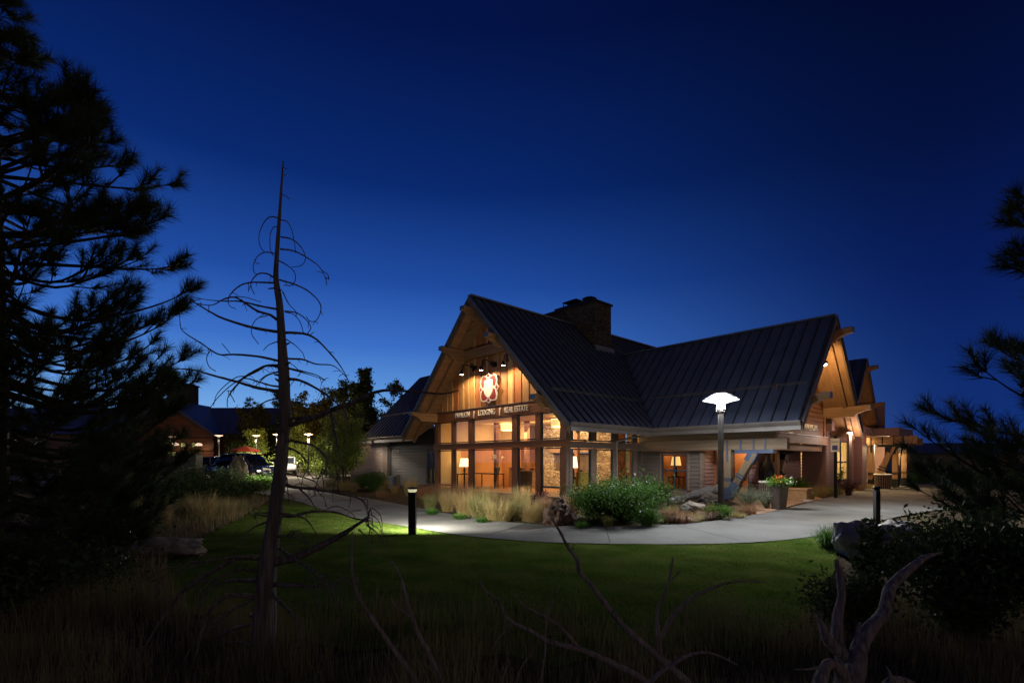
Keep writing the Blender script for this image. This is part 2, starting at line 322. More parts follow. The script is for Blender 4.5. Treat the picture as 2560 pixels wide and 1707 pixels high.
# path joints: narrow dark gaps scored across the slab
jm = MB()
def joint(a, b):
    a = gp(*a); b = gp(*b); d = (b-a).normalized(); s = Vector((-d.y, d.x, 0))*.015
    jm.add([(*(a-s).xy, .038), (*(a+s).xy, .038), (*(b+s).xy, .038), (*(b-s).xy, .038)], [(0, 1, 2, 3)])
for a, b in [((1214, 1343), (1328, 1308)), ((1525, 1359), (1513, 1319)), ((1866, 1360), (1695, 1316)), ((880, 1283), (1010, 1250)), ((2150, 1283), (1990, 1250))]:
    joint(a, b)
tag(jm.build('path_joints', M['joint']), kind='structure')
sheet('entrance_paving', [gp(*p) for p in [(1880, 1290), (1935, 1278), (1998, 1260), (2058, 1248), (2036, 1240), (1950, 1222), (1880, 1222), (1790, 1228), (1800, 1245), (1850, 1262)]], .026, M['paver'])
# car park, a little higher than the lawn
cp = MB(); ys = [29, 33, 90]; zs = [.012, .34, .36]
for i in range(2):
    cp.add([(-60, ys[i], zs[i]), (-8.5+(-3 if i else 0), ys[i], zs[i]), (-11.5+(0 if i == 0 else -3), ys[i+1], zs[i+1]), (-60, ys[i+1], zs[i+1])], [(0, 1, 2, 3)])
tag(cp.build('car_park', M['asphalt']), kind='structure')
ZP = .34
def inside(P, poly):
    x, y = P[:, 0], P[:, 1]; r = np.zeros(len(P), bool); n = len(poly)
    for i in range(n):
        a, b = poly[i], poly[(i+1) % n]
        if a[1] == b[1]: continue
        c = ((a[1] > y) != (b[1] > y)) & (x < (b[0]-a[0])*(y-a[1])/(b[1]-a[1])+a[0]); r ^= c
    return r
def blades(base, h, w, lean, rng, seg3=True, az=None):
    """curved grass blades: base (N,3), h, w, lean (N,) -> verts, tris"""
    n = len(base); a = rng.uniform(0, 2*PI, n) if az is None else az
    d = np.stack([np.cos(a), np.sin(a), np.zeros(n)], 1); f = rng.uniform(0, 2*PI, n)
    s = np.stack([np.cos(f), np.sin(f), np.zeros(n)], 1)*(w/2)[:, None]
    z = np.array([0, 0, 1.])
    if seg3:
        mid = base+d*(h*lean*.32)[:, None]+z*(h*.58)[:, None]
        tip = base+d*(h*lean)[:, None]+z*(h*np.maximum(.22, 1-.8*lean**1.6))[:, None]
        V = np.stack([base-s, base+s, mid+s*.8, mid-s*.8, tip], 1).reshape(-1, 3); k = np.arange(n)[:, None]*5
        T = np.concatenate([k+[0, 1, 2], k+[0, 2, 3], k+[3, 2, 4]], 1).reshape(-1, 3)
    else:
        tip = base+d*(h*lean)[:, None]+z*h[:, None]
        V = np.stack([base-s, base+s, tip], 1).reshape(-1, 3); T = np.arange(n*3).reshape(-1, 3)
    return V, T
rng = np.random.default_rng(5)
def lawn_blades():
    poly = [(p.x, p.y) for p in lawn_g]; xs = [p[0] for p in poly]; ys_ = [p[1] for p in poly]
    n = 900000; P = np.stack([rng.uniform(min(xs), max(xs), n), rng.uniform(min(ys_), 17, n), np.full(n, .016)], 1)
    P = P[inside(P, poly)]; keep = rng.random(len(P)) < np.clip(14/np.maximum(P[:, 1], 1)/1.6, .25, 1); P = P[keep]; n = len(P)
    h = rng.uniform(.012, .03, n)*(1+.45*np.sin(P[:, 0]*3.1+1.3*np.sin(P[:, 1]*1.7))*np.sin(P[:, 1]*2.7+P[:, 0]))*(1+.25*np.sin((P[:, 0]*.5+P[:, 1])*6.3)); V, T = blades(P, h, rng.uniform(.006, .010, n), rng.uniform(.5, 1.8, n), rng, False)
    tag(link('lawn_grass', np_mesh('lawn_grass', V, T), M['blade']), 'short mown green grass covering the lawn inside the curve of the path', 'grass', None, 'stuff')
lawn_blades()

# ------------------------------------------------------------------ the lodge
lodge = thing('lodge_building', ORG, 'large timber lodge with steep dark metal roofs, lit gable and glazed front', 'building', None, ROT)
class BL(MB):
    def ub(s, u0, u1, v0, v1, z0, z1, mi=0): s.box(-u1, -u0, v0, v1, z0, z1, mi)
    def lapv(s, u0, u1, v, z0, z1, c=.17, mi=0):
        s.ub(u0+.001, u1-.001, v+.02, v+.056, z0-.002, z1+.002, mi)
        n = max(1, round((z1-z0)/c)); c = (z1-z0)/n
        for k in range(n):
            a = z0+k*c+.014; b = z0+k*c+c
            s.add([(-u1, v-.038, a), (-u0, v-.038, a), (-u0, v-.004, b), (-u1, v-.004, b), (-u1, v+.05, a), (-u0, v+.05, a), (-u0, v+.05, b), (-u1, v+.05, b)],
                  [(0, 1, 2, 3), (7, 6, 5, 4), (4, 5, 1, 0), (3, 2, 6, 7), (0, 3, 7, 4), (1, 5, 6, 2)], mi)
    def lapu(s, v0, v1, u, z0, z1, c=.17, mi=0):     # facing -u (local +x)
        s.box(-u-.056, -u-.02, v0+.001, v1-.001, z0-.002, z1+.002, mi)
        n = max(1, round((z1-z0)/c)); c = (z1-z0)/n; x = -u
        for k in range(n):
            a = z0+k*c+.014; b = z0+k*c+c
            s.add([(x+.038, v0, a), (x+.038, v1, a), (x+.004, v1, b), (x+.004, v0, b), (x-.05, v0, a), (x-.05, v1, a), (x-.05, v1, b), (x-.05, v0, b)],
                  [(0, 1, 2, 3), (7, 6, 5, 4), (4, 5, 1, 0), (3, 2, 6, 7), (0, 3, 7, 4), (1, 5, 6, 2)], mi)
def part(name, mb, m, parent=None, label=None, **k):
    o = mb.build(name, m, parent or lodge, **k)
    if label: o['label'] = label
    return o
UC, ZR, SL = 4.6, 8.85, 5.9/5.8
def z1(u): return ZR-SL*abs(u-UC)
E2, R2, ZE2, ZR2 = 4.12, 8.19, 2.95, 7.34
SL2 = (ZR2-ZE2)/(R2-E2)
def z2(v): return ZE2+SL2*(v-E2)
def z2b(v): return ZR2-SL2*(v-R2)
R3 = 3.77
def z3(v): return ZE2+(ZR2-ZE2)/(R3+.6)*(v+.6)
def roof_slope(name, poly, zf, runs, across):
    """poly in (u,v); runs: list of ((u,v),(u,v)) seams from eave to ridge; across: seam width axis"""
    mb = BL(); mb.prism(poly, lambda a, b, t: (-a, b, zf(a, b)+t), -.05, 0)
    for (a, b) in runs:
        p = Vector((-a[0], a[1], zf(*a)+.022)); q = Vector((-b[0], b[1], zf(*b)+.022))
        if (q-p).length > .15: mb.bar(p, q, .035, .07, 1)
    r = part(name, mb, [M['metal'], M['seam']])
    sb = BL(); sb.prism(poly, lambda a, b, t: (-a, b, zf(a, b)+t), -.27, -.055)
    part('soffit', sb, M['soffit'], r)
    return r
zA = lambda a, b: z1(a)
seam = [(-1.2+.45*i) for i in range(200)]
# front gable, right slope
def runsA():
    out = []
    v = -1.12
    while v < 15.9:
        u0 = -1.2 if v < E2 else (-1.2+(v-E2)/(R2-E2)*(3.115+1.2) if v < R2 else 3.115)
        out.append(((u0, v), (UC-.08, v))); v += .45
    return out
rA = roof_slope('roof', [(-1.2, -1.2), (-1.2, E2), (3.115, R2), (3.115, 16), (UC, 16), (UC, -1.2)], zA, runsA(), 0)
rA['label'] = 'right slope of the front gable roof'
def runsB():
    out = []; v = -1.12
    while v < 15.9:
        u0 = 10.4 if v < -.6 else (10.4+(v+.6)/(R3+.6)*(6.085-10.4) if v < R3 else 6.085)
        out.append(((u0, v), (UC+.08, v))); v += .45
    return out
rB = roof_slope('roof', [(10.4, -1.2), (10.4, -.6), (6.085, R3), (6.085, 16), (UC, 16), (UC, -1.2)], zA, runsB(), 0)
rB['label'] = 'left slope of the front gable roof'
rl = BL(); rl.bar((-UC, -1.24, ZR+.03), (-UC, 16, ZR+.03), .26, .07); part('ridge_cap', rl, M['metal'], rA)
def runsC():
    out = []; u = -6.85
    while u < 3.1:
        v0 = E2 if u < -1.2 else E2+(u+1.2)/(3.115+1.2)*(R2-E2)
        out.append(((u, v0), (u, R2-.08))); u += .45
    return out
rC = roof_slope('roof', [(-6.906, E2), (-1.2, E2), (3.115, R2), (-6.906, R2)], lambda a, b: z2(b), runsC(), 1)
rC['label'] = 'front slope of the right wing roof'
rD = roof_slope('roof', [(-6.906, 2*R2-E2), (-1.2, 2*R2-E2), (3.115, R2), (-6.906, R2)], lambda a, b: z2b(b), [], 1)
rl = BL(); rl.bar((6.93, R2, ZR2+.03), (-3.0, R2, ZR2+.03), .26, .07); part('ridge_cap', rl, M['metal'], rC)
def runsE():
    out = []; u = 16.65
    while u > 6.1:
        v0 = -.6 if u > 10.4 else -.6+(10.4-u)/(10.4-6.085)*(R3+.6)
        out.append(((u, v0), (u, R3-.08))); u -= .45
    return out
rE = roof_slope('roof', [(16.7, -.6), (10.4, -.6), (6.085, R3), (16.7, R3)], lambda a, b: z3(b), runsE(), 1)
rE['label'] = 'front slope of the left wing roof'
rF = roof_slope('roof', [(16.7, 2*R3+.6), (6.085, 2*R3+.6), (6.085, R3), (16.7, R3)], lambda a, b: z3(2*R3-b), [], 1)
# small gable beyond the right wing
V4, H4, Z4 = 18.6, 2.9, 7.3
S4 = 3.6/2.9
r4 = roof_slope('roof', [(-5.75, V4-H4), (1, V4-H4), (1, V4), (-5.75, V4)], lambda a, b: Z4-S4*(V4-b), [((u, V4-H4), (u, V4-.05)) for u in np.arange(-5.7, 1, .45)], 1)
r4['label'] = 'small far gable roof over the second entrance'
r5 = roof_slope('roof', [(-5.75, V4+H4), (1, V4+H4), (1, V4), (-5.75, V4)], lambda a, b: Z4-S4*(b-V4), [], 1)
# rake boards along the gable edges
def rake_v(v, ulist, dz=.42):       # on the front gable, plane v
    for (ua, ub) in ulist:
        mb = BL(); mb.prism([(ua, z1(ua)-.055), (ub, z1(ub)-.055), (ub, z1(ub)-dz), (ua, z1(ua)-dz)], lambda a, b, t: (-a, t, b), v-.07, v-.005)
        r = part('rake_board', mb, M['rake'])
        mb = BL(); mb.prism([(ua, z1(ua)+.012), (ub, z1(ub)+.012), (ub, z1(ub)-.10), (ua, z1(ua)-.10)], lambda a, b, t: (-a, t, b), v-.1, v-.075)
        part('drip_edge', mb, M['metal'], r)
rake_v(-1.2, [(-1.2, UC-.0), (UC+.001, 10.4)])
def rake_u(u, pairs, zf, dz=.4):
    for (va, vb) in pairs:
        mb = BL(); mb.prism([(va, zf(va)-.055), (vb, zf(vb)-.055), (vb, zf(vb)-dz), (va, zf(va)-dz)], lambda a, b, t: (t, a, b), -u+.005, -u+.07)
        r = part('rake_board', mb, M['rake'])
        mb = BL(); mb.prism([(va, zf(va)+.012), (vb, zf(vb)+.012), (vb, zf(vb)-.10), (va, zf(va)-.10)], lambda a, b, t: (t, a, b), -u+.075, -u+.1)
        part('drip_edge', mb, M['metal'], r)
rake_u(-6.906, [(E2, R2)], z2); rake_u(-6.906, [(R2+.001, 2*R2-E2)], z2b)
rake_u(-5.75, [(V4-H4, V4), (V4+.001, V4+H4)], lambda b: Z4-S4*abs(V4-b))
# inner rafters seen under the overhangs
def rafter_v(v, ua, ub, dz=.5):
    mb = BL(); mb.prism([(ua, z1(ua)-.27), (ub, z1(ub)-.27), (ub, z1(ub)-dz), (ua, z1(ua)-dz)], lambda a, b, t: (-a, t, b), v-.07, v+.07)
    part('rafter', mb, M['timber'])
rafter_v(-.62, -1.1, UC-.01); rafter_v(-.62, UC+.01, 10.3)
for va, vb, zf in [(E2+.1, R2-.01, z2), (R2+.01, 2*R2-E2-.1, z2b)]:
    mb = BL(); mb.prism([(va, zf(va)-.27), (vb, zf(vb)-.27), (vb, zf(vb)-.52), (va, zf(va)-.52)], lambda a, b, t: (t, a, b), 6.5, 6.66); part('rafter', mb, M['timber'])
# snow guards and gutters
def snow(mb, a, b, n):
    mb.tube([a, b], .016, 5); a2 = Vector(a)+Vector((0, 0, .06)); b2 = Vector(b)+Vector((0, 0, .06)); mb.tube([a2, b2], .012, 5)
    for k in range(n+1):
        p = Vector(a).lerp(Vector(b), k/n); mb.bar(p+Vector((0, 0, -.12)), p+Vector((0, 0, .09)), .03, .03)
sg = BL(); snow(sg, (.02, -.9, z1(-.02)+.12), (-.02+.0, 5.1, z1(0)+.12), 12); part('snow_guard', sg, M['guard'], rA)
sg = BL(); snow(sg, (.3, 5.35, z2(5.35)+.12), (6.75, 5.35, z2(5.35)+.12), 14); part('snow_guard', sg, M['guard'], rC)
sg = BL(); snow(sg, (-10.0, .75, z3(.75)+.12), (-16.6, .75, z3(.75)+.12), 10); part('snow_guard', sg, M['guard'], rE)
def gut(name, a, b, out, parent):
    a = Vector(a); b = Vector(b); o = Vector(out); prof = [(0, .03), (.13, .03), (.14, .0), (.11, -.06), (.06, -.13), (0, -.13)]
    mb = BL(); n = len(prof); vs = [a+o*p+Vector((0, 0, q)) for p, q in prof]+[b+o*p+Vector((0, 0, q)) for p, q in prof]
    mb.add(vs, [tuple(range(n)), tuple(reversed(range(n, 2*n)))]+[(i, (i+1) % n, n+(i+1) % n, n+i) for i in range(n)])
    # fascia board under it
    mb.add([a+Vector((0, 0, -.135))+o*.03, b+Vector((0, 0, -.135))+o*.03, b+Vector((0, 0, -.285))+o*.03, a+Vector((0, 0, -.285))+o*.03, a+Vector((0, 0, -.135))+o*.004, b+Vector((0, 0, -.135))+o*.004, b+Vector((0, 0, -.285))+o*.004, a+Vector((0, 0, -.285))+o*.004],
           [(0, 1, 2, 3), (4, 7, 6, 5), (0, 4, 5, 1), (3, 2, 6, 7), (0, 3, 7, 4), (1, 5, 6, 2)])
    return part(name, mb, M['gutter'], parent)
gut('gutter', (1.205, -1.2, ZE2-.02), (1.205, E2-.0, ZE2-.02), (1, 0, 0), rA)
gut('gutter', (1.05, E2-.005, ZE2-.02), (6.93, E2-.005, ZE2-.02), (0, -1, 0), rC)
gut('gutter', (-16.72, -.605, ZE2-.02), (-10.3, -.605, ZE2-.02), (0, -1, 0), rE)
def pipe(pts, r, parent=None):
    mb = BL(); mb.tube(spline(pts, 4), r, 8); return part('downspout', mb, M['gutter'], parent, smooth=True)
pipe([(1.2, 3.75, 2.78), (1.16, 3.7, 2.66), (.6, 3.45, 2.55), (.12, 3.2, 2.42), (.07, 3.16, 2.25), (.07, 3.16, 1.2), (.07, 3.16, .1)], .05)
pipe([(-15.1, -.68, 2.78), (-15.0, -.66, 2.66), (-14.6, -.3, 2.52), (-14.22, -.1, 2.4), (-14.15, -.06, 2.2), (-14.15, -.06, 1.2), (-14.15, -.06, .1)], .05)

# outlooker brackets carrying the gable eaves
def bracket_v(u, zt, d=.44, w=.26, tip=-1.66, m=None):
    prof = [(.35, zt), (tip, zt), (tip, zt-.16), (tip+.12, zt-.17), (tip+.28, zt-.22), (tip+.45, zt-.32), (tip+.55, zt-d), (.35, zt-d)]
    mb = BL(); mb.prism(prof, lambda a, b, t: (-u+t, a, b), -w/2, w/2)
    o = part('bracket', mb, m or M['timber'])
    c = BL(); c.box(-u-w/2-.02, -u+w/2+.02, tip-.02, tip+.3, zt+.003, zt+.025); c.box(-u-w/2-.012, -u+w/2+.012, tip-.02, tip-.004, zt-.16, zt+.003); part('cap_flashing', c, M['metal'], o)
for u, zt in [(.25, 4.02), (2.95, 6.82), (UC, 8.3), (6.25, 6.82), (8.95, 4.02)]: bracket_v(u, zt)
def bracket_u(v, zt, d=.46, w=.26, u0=-5.6, tip=-7.5):
    prof = [(u0, zt), (tip, zt), (tip, zt-.18), (tip+.12, zt-.19), (tip+.28, zt-.24), (tip+.5, zt-.34), (tip+.62, zt-d), (u0, zt-d)]
    mb = BL(); mb.prism(prof, lambda a, b, t: (-a, v+t, b), -w/2, w/2); o = part('bracket', mb, M['timber'])
    c = BL(); c.box(-tip-.3, -tip+.02, v-w/2-.02, v+w/2+.02, zt+.003, zt+.025); c.box(-tip+.004, -tip+.02, v-w/2-.012, v+w/2+.012, zt-.18, zt+.003); part('cap_flashing', c, M['metal'], o)
for v, zt in [(5.3, 3.95), (R2, 6.75), (11.05, 3.95)]: bracket_u(v, zt)
bracket_u(V4, Z4-.5, .3, .2, -5.0, -6.3); bracket_u(V4+1.6, 4.9, .3, .2, -5.0, -6.3)

# ---- front gable wall
def bandbox(name, u0, u1, v0, v1, za, zb, m, label=None):
    mb = BL(); mb.ub(u0, u1, v0, v1, za, zb); return part(name, mb, m, None, label, bevel=.006)
bandbox('beam', .0, 9.14, -.12, .1, 3.56, 4.03, M['cedarh'], 'wide beam carrying the raised lettering')
bandbox('ledge', -.02, 9.16, -.16, .1, 4.034, 4.06, M['gutter'])
bandbox('beam', 3.0, 6.2, -.36, -.12, 6.36, 6.8, M['timber'], 'tie beam high in the gable')
bandbox('beam', -.05, 9.2, -.11, .1, 2.13, 2.40, M['cedarh'])
bandbox('ledge', -.06, 9.21, -.14, .1, 2.404, 2.425, M['gutter'])
WF = [(7.65, 8.84), (6.24, 7.44), (3.11, 5.94), (1.66, 2.78), (.29, 1.40)]
posts = [(8.84, 9.14), (7.44, 7.65), (5.94, 6.24), (2.78, 3.11), (1.40, 1.66), (.0, .29)]
for a, b in posts:
    bandbox('post', a, b, -.07, .12, .06, 2.128, M['trimr']); bandbox('post', a, b, -.07, .12, 2.427, 3.557, M['trimr'])
bandbox('corner_post', -.02, .06, -.075, .14, .06, 2.9, M['trim'])
clad = BL()
pts = [(.1, 4.061), (9.1, 4.061), (9.1, z1(9.1)-.28), (UC, ZR-.28), (.1, z1(.1)-.28)]
clad.prism(pts, lambda a, b, t: (-a, t, b), .0, .06)
rr = random.Random(3)
for k in range(20):
    ua, ub = max(.12, .32+.455*(k-1)+.046), min(9.08, .32+.455*k-.046)
    if ub-ua < .05: continue
    pz = [(ua, 4.063), (ub, 4.063), (ub, z1(ub)-.29), (ua, z1(ua)-.29)]
    if ua < UC < ub: pz = pz[:3]+[(UC, ZR-.29)]+pz[3:]
    clad.prism(pz, lambda a, b, t: (-a, t, b), -.012, -.001, rr.choice([0, 0, 1, 2]))
u = .32
while u < 9.0:
    zt = z1(u)-.3
    if zt > 4.2: clad.ub(u-.045, u+.045, -.05, -.002, 4.063, zt, rr.choice([1, 1, 0, 2]))  # battens lean to gold: the light they catch is put into their colour
    u += .455
part('gable_cladding', clad, [M['cedar'], M['cedarg'], M['cedarr']], None, 'vertical cedar boards and battens glowing under the spotlights')
def window(plane, c, a0, a1, z0, za, mull=(), trans=(), fw=.06, m=None, pm=None, label=None):
    """plane 'v' faces -v at v=c; plane 'u' faces -u at u=c"""
    mb = BL(); g = BL()
    def bb(b, p0, p1, q0, q1, dz0, dz1):
        if plane == 'v': b.ub(p0, p1, c+dz0, c+dz1, q0, q1)
        else: b.box(-c-dz1, -c-dz0, p0, p1, q0, q1)
    bb(mb, a0+.012, a0+fw, z0+.01, za-.01, -.03, .05); bb(mb, a1-fw, a1-.012, z0+.01, za-.01, -.03, .05)
    bb(mb, a0+fw, a1-fw, z0+.01, z0+fw, -.03, .05); bb(mb, a0+fw, a1-fw, za-fw, za-.01, -.03, .05)
    for q in mull: bb(mb, q-.03, q+.03, z0+fw, za-fw, -.02, .04)
    for q in trans: bb(mb, a0+fw, a1-fw, q-.035, q+.035, -.025, .045)
    o = part('window', mb, m or M['frame'], None, label)
    bb(g, a0+fw-.01, a1-fw+.01, z0+fw-.01, za-fw+.01, .008, .016)
    part('pane', g, pm or M['pane'], o); return o
for a, b in WF:
    window('v', 0, a, b, 2.44, 3.55)
window('v', 0, 7.65, 8.84, .3, 2.12); window('v', 0, 6.24, 7.44, .08, 2.12); window('v', 0, 3.11, 5.94, .08, 2.12)
window('v', 0, 1.66, 2.78, .08, 2.12); window('v', 0, .29, 1.40, .08, 2.12, trans=(.52,))
window('v', .02, 9.16, 10.0, .3, 2.05, mull=(9.5,))
# ---- right side wall of the front gable (u = 0)
WS = [(.26, 1.43), (1.745, 2.93), (3.25, 4.45)]
for a, b in WS:
    window('u', 0, a, b, 2.36, 2.86, label='small clerestory window under the eave'); window('u', 0, a, b, .25, 2.07)
sm = BL()
for a, b in [(.08, .26), (1.43, 1.745), (2.93, 3.25), (4.45, 4.75)]:
    sm.box(-.06, .05, a, b, .06, 2.07); sm.box(-.06, .05, a, b, 2.36, 3.0)
sm.box(-.06, .06, .08, 5.16, 2.085, 2.345); sm.box(-.06, .05, .08, 5.16, 2.875, 3.6); sm.box(-.06, .07, .08, 5.16, .06, .24)
part('wall_trim', sm, M['trim'])
sm = BL(); sm.lapu(4.75, 5.16, 0, .25, 2.08); part('siding', sm, M['siding'])
# ---- left wing walls
sm = BL(); sm.lapv(10.05, 14.2, .05, .25, 2.22); part('siding', sm, M['sidingd'], None, 'lap siding left of the glazing, darkened as if unlit')
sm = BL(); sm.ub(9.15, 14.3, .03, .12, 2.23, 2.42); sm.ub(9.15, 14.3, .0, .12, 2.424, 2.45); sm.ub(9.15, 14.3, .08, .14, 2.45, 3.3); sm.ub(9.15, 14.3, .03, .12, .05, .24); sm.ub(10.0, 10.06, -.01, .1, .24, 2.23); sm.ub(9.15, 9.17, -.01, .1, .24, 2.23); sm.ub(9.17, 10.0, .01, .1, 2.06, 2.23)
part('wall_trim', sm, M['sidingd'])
sm = BL(); sm.lapv(14.9, 19.6, .05, .62, 2.5, .2); part('siding', sm, M['sidingl'], None, 'pale lap siding lit by the car park lamps')
sm = BL(); sm.ub(14.86, 19.6, .02, .12, .03, .6); sm.ub(14.35, 14.9, -.04, .12, .03, 2.75); sm.ub(14.86, 19.6, .02, .12, 2.51, 2.75); sm.ub(19.55, 19.65, .0, 6, .03, 2.75); sm.ub(14.3, 19.65, -.1, 6, 2.755, 2.85)
part('wall_trim', sm, M['trim'])
# ---- right wing: wall, beams, porch
for ua, ub in [(-.95, .0), (-2.85, -2.33)]: sm = BL(); sm.lapv(ua, ub, 5.2, .3, 1.99); part('siding', sm, M['siding'], None, 'grey brown lap siding beside the small window')
sm = BL(); sm.ub(-1.02, -.93, 5.15, 5.28, .3, 1.99); sm.ub(-2.35, -2.25, 5.15, 5.28, .3, 1.99); sm.ub(-2.25, -1.02, 5.15, 5.28, 1.86, 1.99); sm.ub(-2.25, -1.02, 5.15, 5.28, .15, .28); sm.ub(-2.98, -2.82, 5.1, 5.28, .1, 1.99); sm.ub(-2.9, 0, 5.14, 5.3, .03, .14)
part('wall_trim', sm, M['trim'])
window('v', 5.2, -2.25, -1.02, .28, 1.86, mull=(-1.63,), trans=(1.15,))
sm = BL(); sm.lapu(5.3, 6.2, -2.9, .12, 1.99, .15); part('siding', sm, M['sidingp'], None, 'warm lit siding on the porch return wall')
bandbox('beam', -6.25, -.0, 4.84, 5.12, 2.0, 2.43, M['timberw'], 'lower porch beam, sticking out beyond the corner')
bandbox('beam', -5.82, -.0, 4.94, 5.19, 2.434, 2.63, M['timberw'], 'upper porch beam')
bandbox('ledge', -5.86, -.0, 4.88, 5.2, 2.634, 2.665, M['gutter'])
sm = BL(); sm.ub(-5.7, .04, 5.26, 5.36, 2.0, 4.0); part('wall', sm, M['trim'])
gw = BL()
gw.prism([(5.3, 2.66), (11.15, 2.66), (11.15, z2b(11.15)-.3), (R2, ZR2-.3), (5.3, z2(5.3)-.3)], lambda a, b, t: (5.72+t, a, b), -.1, 0)
for k in range(9): gw.box(5.721, 5.75, 5.3, 10.95, 2.7+.2*k, 2.7+.2*k+.17)
gw.box(5.715, 5.79, 10.93, 11.15, 2.66, 4.3); gw.box(5.715, 5.8, 5.28, 5.4, 2.66, 3.7)
part('gable_cladding', gw, M['cedarh'], None, 'slatted timber gable end over the porch')
bandbox('ledge', -5.88, -5.6, 5.21, 11.2, 2.625, 2.655, M['gutter'])
bandbox('beam', -5.8, -5.5, 5.21, 11.3, 2.28, 2.62, M['cedarh']); bandbox('beam', -5.55, -5.2, 5.6, 12.0, 2.0, 2.27, M['timber'])
sm = BL(); sm.ub(-5.5, -2.9, 5.3, 11.5, 2.5, 2.56); part('porch_ceiling', sm, M['soffit'])
# porch posts with steel saddles
def ypost(u, v, du, dv, z=2.0, hm='bluesteel', tm='timberv'):
    p = BL(); p.box(-u-.13, -u+.13, v-.13, v+.13, .35, z); o = part('porch_post', p, M[tm])
    s = BL(); a = Vector((-u+du*.22, v+dv*.22, .5)); b = Vector((-u+du*1.0, v+dv*1.0, z-.08)); s.bar(a, b, .26, .3, up=(dv, -du, .001) if du else (du, -dv, .001)); part('brace', s, M[tm], o)
    h = BL(); x = -u; e = .02
    h.box(x-.16, x+.16, v-.16, v+.16, .05, .52)
    h.bar(a-(b-a).normalized()*.28, a+(b-a).normalized()*.22, .31, .34)
    for zz in (.78, .86): h.box(x-.15, x+.15, v-.15, v+.15, zz, zz+.045)
    m1 = a.lerp(b, .28); h.bar(m1, m1+(b-a).normalized()*.07, .31, .35); m1 = a.lerp(b, .36); h.bar(m1, m1+(b-a).normalized()*.05, .31, .35)
    part('post_shoe', h, M[hm], o); h = BL()
    c = b; h.box(c.x-.55*abs(du)-.16, c.x+.55*abs(du)+.16, c.y-.55*abs(dv)-.16, c.y+.55*abs(dv)+.16, z-.14, z-.004)
    h.bar(c-(b-a).normalized()*.42, c-(b-a).normalized()*.02, .3, .36)
    for k in (-.48, 0, .42):
        if du: h.box(c.x+k-.03, c.x+k+.03, c.y-.17, c.y-.145, z-.005, z+.43)
        else: h.box(c.x-.17, c.x-.145, c.y+k-.03, c.y+k+.03, z-.005, z+.43)
    part('beam_saddle', h, M[hm], o); h = BL(); h.box(x-.03, x+.03, v-.155, v-.135, z-.45, z+.4); part('strap', h, M[hm], o)
ypost(-4.09, 4.98, 1, 0, tm='timberu'); ypost(-4.95, 7.4, 0, 1, hm='black')
# recessed entry: doors, wall and lit back of the porch
sm = BL(); sm.ub(-4.4, -2.9, 6.3, 6.38, 2.05, 2.5); sm.ub(-3.02, -2.9, 6.2, 6.38, .1, 2.05); sm.ub(-4.66, -4.4, 6.2, 6.38, .1, 2.5); part('wall', sm, M['trimr'])
window('v', 6.28, -3.66, -3.04, .1, 2.04, label='glazed entrance door leaf'); window('v', 6.28, -4.38, -3.68, .1, 2.04, label='glazed entrance door leaf')
sm = BL(); sm.lapv(-4.68, -4.42, 6.17, .12, 2.05, .15); sm.lapu(6.2, 11.45, -4.68, .12, 2.5, .15); part('siding', sm, M['sidingp'])
window('u', -4.7, 8.3, 9.3, .9, 2.0, m=M['trimr'])
sm = BL(); sm.lapv(-5.7, -4.7, 11.5, .12, 2.55, .15); sm.lapu(11.55, 12.9, -5.7, .1, 3.0, .15); sm.lapu(15.25, 17.2, -5.7, .1, 3.0, .15); sm.lapu(12.9, 15.25, -5.7, 2.55, 3.0, .15); sm.lapu(12.9, 15.25, -5.7, .1, .6, .15)
part('siding', sm, M['sidingp'], None, 'plum siding on the wall between the two entrances')
window('u', -5.7, 12.95, 15.2, .6, 2.55, mull=(13.9,), trans=(1.5,))
bandbox('pillar', -6.1, -5.7, 16.2, 17.1, .1, 2.9, M['sidingp'])
bandbox('fascia', -6.0, -5.6, 11.3, 19.3, 2.95, 3.4, M['sidingp'])
window('u', -5.7, 17.3, 18.6, .1, 2.5, label='glazed second entrance door'); window('u', -5.7, 18.7, 20.4, .1, 2.5, label='glazed second entrance door')
# second porch further right
bandbox('fascia', -7.1, -5.0, 19.4, 23.5, 2.95, 3.4, M['sidingp'], 'deep fascia of the far porch roof')
bandbox('beam', -7.9, -5.6, 19.2, 19.45, 2.5, 2.92, M['timber']); bandbox('beam', -6.9, -6.6, 19.0, 24.8, 2.45, 2.9, M['timber'])
bandbox('beam', -7.6, -5.5, 23.0, 23.3, 2.5, 2.9, M['timber'])
ypost(-5.9, 19.2, 1, 0, 2.48, 'black'); ypost(-6.7, 20.8, 0, 1, 2.45, 'black'); ypost(-6.7, 23.4, 0, 1, 2.45, 'black')
sm = BL(); sm.ub(-5.7, 2, 23.6, 23.7, .1, 5); sm.ub(1.9, 2, 12, 23.7, 0, 4); part('wall', sm, M['sidingp'])
sm = BL(); sm.prism([(V4-H4+.3, 3.4), (V4+H4-.3, 3.4), (V4, Z4-.4)], lambda a, b, t: (t, a, b), 4.8, 4.9); part('gable_cladding', sm, M['cedarh'])
